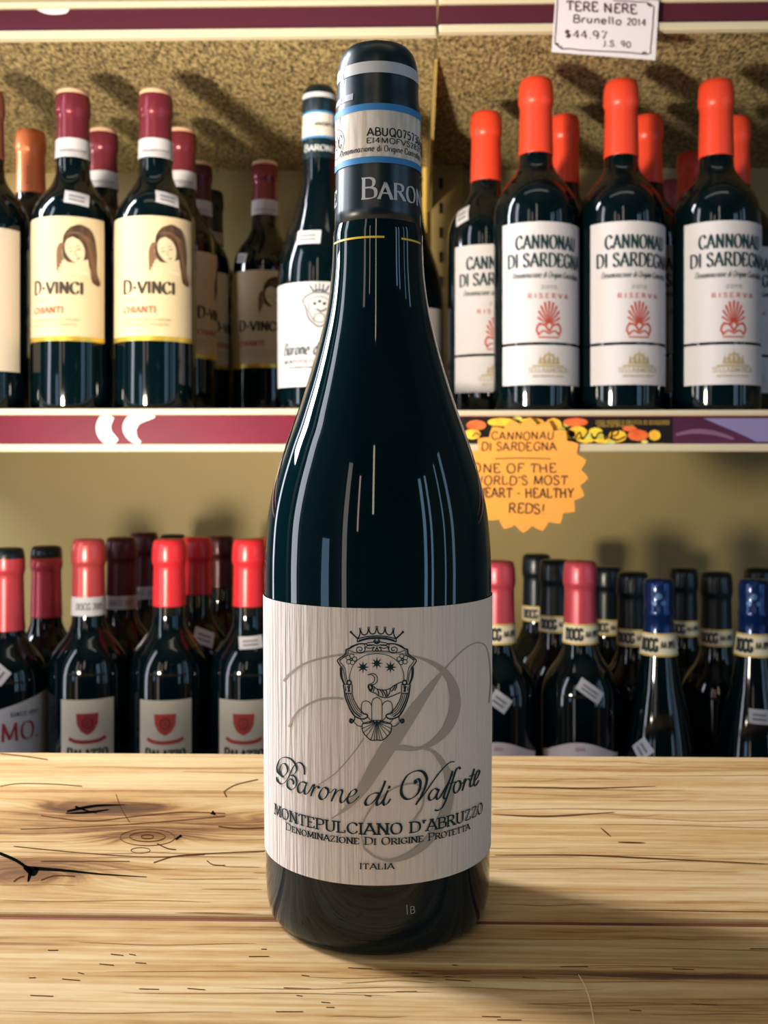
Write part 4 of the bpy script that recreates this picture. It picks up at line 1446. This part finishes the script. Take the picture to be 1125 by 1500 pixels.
def seal(b, d, hgt, off=0.0):
    za = b.H - d
    neck_band(b, za, za + hgt, SEAL, text_=[('DOCG', -0.0150 + off, 0.0 + off, za + hgt * 0.22, hgt * 0.55, 0.2), ('AA 0957', 0.0025 + off, 0.0165 + off, za + hgt * 0.36, hgt * 0.3, 0.15)], tm=BLACKINK, edge=SEALEDGE)


for px, yt, lb in ((730, 822, 'rose capsuled round shouldered bottle half hidden by the counter bottle, lower right'), (850, 822, 'rose capsuled round shouldered bottle with DOCG seal and curved pale label')):
    b = Bottle('wine_bottle', lb, 'rose capsuled bottles on the lower right shelf', px, yt, 0.92, 0.0352, Z_LOW, bord, mat('rose_capsule_foil', (196, 74, 88), 0.32, metal=0.3), 0.057)
    seal(b, 0.0735, 0.0185, 0.002)
    zt = b.zy(1097)
    lab = b.wrap('label', zt - 0.09, lambda a: zt + 0.0062 * cos(a * 2.4), -66, 66, ROSELAB)
    ik = Ink()
    text(ik, '2014', -0.004, zt - 0.001, 0.0028, 0.004, thick=0.14, thin=0.1)
    ik.build('small_print', b.fn(0), REDINK, lab)
    if px > 800:
        b.sticker(846, 884, 1002, 1020, -0.62)
    else:
        b.sticker(718, 747, 1016, 1038, -0.62)
for px, yt, lb in ((965, 848, 'navy capsuled sloping bottle left of its navy twin, with price tag low on the glass'), (1104, 849, 'navy capsuled sloping bottle at the right picture edge')):
    b = Bottle('wine_bottle', lb, 'navy capsuled bottles on the lower right shelf', px, yt, 0.905, 0.0336, Z_LOW, slope, NAVY, 0.048)
    seal(b, 0.0665, 0.0200, -0.001)
    ik = Ink()
    for x, z, r in ((-0.004, 0.020, 0.0022), (0.0, 0.014, 0.003), (0.004, 0.020, 0.0022)):
        ik.fill(circ(x, b.H - z, r, n=10), 5, 2)
    ik.build('capsule_emblem', lambda x, z: ((rad(b.pr, z) + 0.0012) * sin(x / 0.0128), -(rad(b.pr, z) + 0.0012) * cos(x / 0.0128), z), mat('pale_blue_foil_print', (70, 110, 160), 0.3, metal=0.3), b.cap)
    if px < 1000:
        b.sticker(929, 953, 1084, 1110, -0.85)
    else:
        b.sticker(1098, 1128, 1037, 1057, -0.05)
for px, yt, Y, lb, st in (
        (786, 812, 1.08, 'leftmost black capsule of the lower right rear bottles', None), (813, 820, 1.0, 'black capsule with a rosy glint just left of the rose capsuled bottle', None),
        (889, 830, 1.06, 'black capsule directly right of the rose capsuled bottle', None), (927, 838, 0.985, 'black capsule between the rose capsuled and the left navy capsuled bottle', None),
        (1001, 832, 1.065, 'tall black capsule just right of the left navy capsule', (1010, 1023, 1026, 1052)), (1049, 838, 0.985, 'black capsule midway between the two navy capsules', None),
        (1112, 832, 1.065, 'black capsule behind the navy capsule at the right picture edge', None)):
    b = Bottle('wine_bottle', lb, 'black capsuled bottles on the lower right shelf', px, yt, Y, 0.0345, Z_LOW, bord, BLACKCAP, 0.060)
    seal(b, 0.0700, 0.0165, 0.001)
    if st:
        b.sticker(*st)

# ------------------------------------------------------------------ cards and printed strips on the rails
YC = Y_LIP - 0.0045


def flat(name, poly, Y, m, label, cat, thick=0.0006):
    """thin card parallel to the rail; poly in image pixels"""
    P = [at_y(x, y, Y) for x, y in poly]
    c = sum(P, Vector()) / len(P)
    o = empty(name, (c.x, Y, c.z))
    tag(o, label, cat)
    n = len(P)
    vs = [p - Vector((c.x, Y, c.z)) for p in P]
    cen = [Vector((0, 0, 0)), Vector((0, thick, 0))]
    vs = vs + [v + Vector((0, thick, 0)) for v in vs] + cen
    fs = [(i, (i + 1) % n, 2 * n) for i in range(n)] + [((i + 1) % n + n, i + n, 2 * n + 1) for i in range(n)] + [(i, i + n, (i + 1) % n + n, (i + 1) % n) for i in range(n)]
    mesh('card', vs, fs, m, o)
    base = Vector((c.x, Y, c.z))
    return o, (lambda dy: (lambda px, py: at_y(px, py, Y - dy) - base))


# orange starburst
teeth = 20
poly = []
for i in range(teeth * 4):
    a = 2 * pi * i / (teeth * 4) + 0.05
    r = (91, 86, 80.5, 86)[i % 4]
    poly.append((771 + r * cos(a), 696 + r * 0.93 * sin(a)))
card, mp_ = flat('starburst_sign', poly, YC, ORCARD, 'orange starburst card with handwritten black text below the shell label bottles', 'sign')
ink = Ink()
HW = dict(thick=0.17, thin=0.14, nib=0.4, jitter=0.05, wob=0.10, flip=True)
for s, xa, xb, yb, h in (('CANNONAU', 720, 811, 644, 11.5), ('DI SARDEGNA', 705, 815, 660, 12), ('ONE OF THE', 692, 815, 692, 13), ("WORLD'S MOST", 692, 831, 710, 13), ('HEART - HEALTHY', 700, 840, 729, 14), ('REDS!', 745, 797, 752, 14)):
    text(ink, s, xa, yb, h, xb, **HW)
ink.stroke(spline([(725, 672), (760, 671), (807, 672)], 6), 1.5)
ink.stroke(spline([(692, 640), (697, 634), (702, 637), (708, 639)], 6), 1.8)
ink.build('handwriting', mp_(0.0002), MARKER, card)

# white price card
poly = [(814, -8), (965, 1), (960, 88), (808, 76)]
card, mp_ = flat('price_card', poly, YC, WCARD, 'white handwritten price card hanging from the topmost rail', 'sign')
ink = Ink()
HW2 = dict(thick=0.21, thin=0.18, nib=0.4, jitter=0.03, wob=0.08, flip=True)


def ln(s, xa, xb, yb, h, dy=0.0):
    """one handwritten line sloping with the card"""
    k = Ink()
    text(k, s, xa, yb, h, xb, **HW2)
    b0 = len(ink.v)
    ink.v += [(x, y + (x - xa) * 0.05) for x, y in k.v]
    ink.f += [tuple(b0 + i for i in f) for f in k.f]


ln('TERE NERE', 830, 933, 15, 13.5)
ln('Brunello', 839, 910, 32.5, 11)
ln('2014', 918, 946, 36.5, 9.5)
ln('$44.97', 828, 889, 54.5, 11)
ln('J.S. 90', 883, 924, 67.5, 8.5)
ink.build('handwriting', mp_(0.0002), MARKER2, card)
ink = Ink()
wav = []
crn = [(817, -3), (813, 62), (822, 71), (942, 79), (953, 78), (958, 10), (948, 4), (890, -1)]
for p, q2 in zip(crn, crn[1:]):
    for i in range(8):
        t = i / 8
        wav.append((p[0] + (q2[0] - p[0]) * t + random.uniform(-0.7, 0.7), p[1] + (q2[1] - p[1]) * t + random.uniform(-0.7, 0.7)))
ink.stroke(wav, 1.7)
for x, y in ((816, 66), (821, 70), (944, 78), (951, 8)):
    ink.stroke([(x - 3, y - 2), (x + 3, y + 2), (x + 1, y - 3)], 2.2)
ink.build('drawn_border', mp_(0.0002), MARKER2, card)

# fruit strip in the middle rail
YS = Y_LIP + 0.0012
card, mp_ = flat('printed_strip', [(668, 611.5), (985, 611.5), (985, 649.5), (668, 649.5)], YS, STRIPBLK, 'black rail strip printed with yellow and red fruit, beside the starburst card', 'sign', 0.0004)
q = z3(3.41, 670, 595)
for x, y, rx, ry in ((75, 140, 42, 26), (220, 80, 70, 22), (370, 82, 65, 24), (480, 95, 42, 36), (600, 132, 50, 34), (640, 168, 45, 17), (740, 170, 60, 16), (800, 150, 45, 32), (560, 140, 30, 22), (985, 145, 30, 27), (690, 130, 36, 24)):
    iy = Ink()
    iy.fill([q(p) for p in circ(x, y, rx, ry, 16)], 8, 4)
    iy.build('fruit_print', mp_(0.0001), FYEL, card)
for x, y, rx, ry in ((300, 62, 24, 12), (430, 120, 22, 14), (520, 118, 20, 16), (545, 92, 16, 12), (655, 150, 20, 14), (715, 150, 22, 14), (770, 178, 24, 12), (935, 178, 18, 9)):
    iy = Ink()
    iy.fill([q(p) for p in circ(x, y, rx, ry, 12)], 6, 3)
    iy.build('fruit_print', mp_(0.00015), PALEFRUIT, card)
for x, y, rx, ry in ((95, 95, 50, 26), (590, 80, 62, 22), (902, 145, 52, 29), (860, 112, 36, 14)):
    ir = Ink()
    ir.fill([q(p) for p in circ(x, y, rx, ry, 16)], 8, 4)
    ir.build('fruit_print', mp_(0.0002), FRED, card)
ink = Ink()
for pts in ([(560, 130), (580, 165), (610, 130), (625, 165), (655, 125)], [(668, 135), (680, 165)], [(690, 165), (705, 135), (730, 135), (738, 165), (755, 150)], [(762, 152), (800, 140), (800, 120), (775, 130), (770, 160), (800, 170), (840, 150)]):
    ink.stroke([q(p) for p in spline(pts, 6)], 2.2)
ink.build('script_print', mp_(0.0003), STRIPBLK, card)
ink = Ink()
for y, xa, xb in ((76, 690, 1060), (88, 690, 1060), (100, 700, 880), (190, 900, 1050), (206, 690, 1050)):
    text(ink, 'VINO ROSSO E FRUTTA DI STAGIONE' if xb - xa > 200 else 'ROSSO DI STAGIONE', *q((xa, y + 4)), 2.6, q((xb, y))[0], thick=0.2, thin=0.16, nib=0.2, flip=True)
ink.build('small_print', mp_(0.0003), mat('gold_small_print', (200, 160, 70), 0.6), card)
card, mp_ = flat('printed_strip', [(985.6, 611.5), (1160, 611.5), (1160, 649.5), (985.6, 649.5)], YS, PLUM, 'plum rail strip with lavender print at the right end of the middle rail', 'sign', 0.0004)
ink = Ink()
ink.fill([(1030, 612.5), (1156, 612.5), (1156, 647), (1108, 647), (1090, 638)], 8, 4)
ink.build('lavender_shape', mp_(0.0001), LAV, card)
ink = Ink()
ink.stroke(spline([(990, 637), (1015, 632), (1045, 634), (1075, 643)], 8), lambda t: 3 + 4 * sin(pi * t))
ink.build('curved_print', mp_(0.0001), mat('mauve_print', (120, 84, 112), 0.4), card)
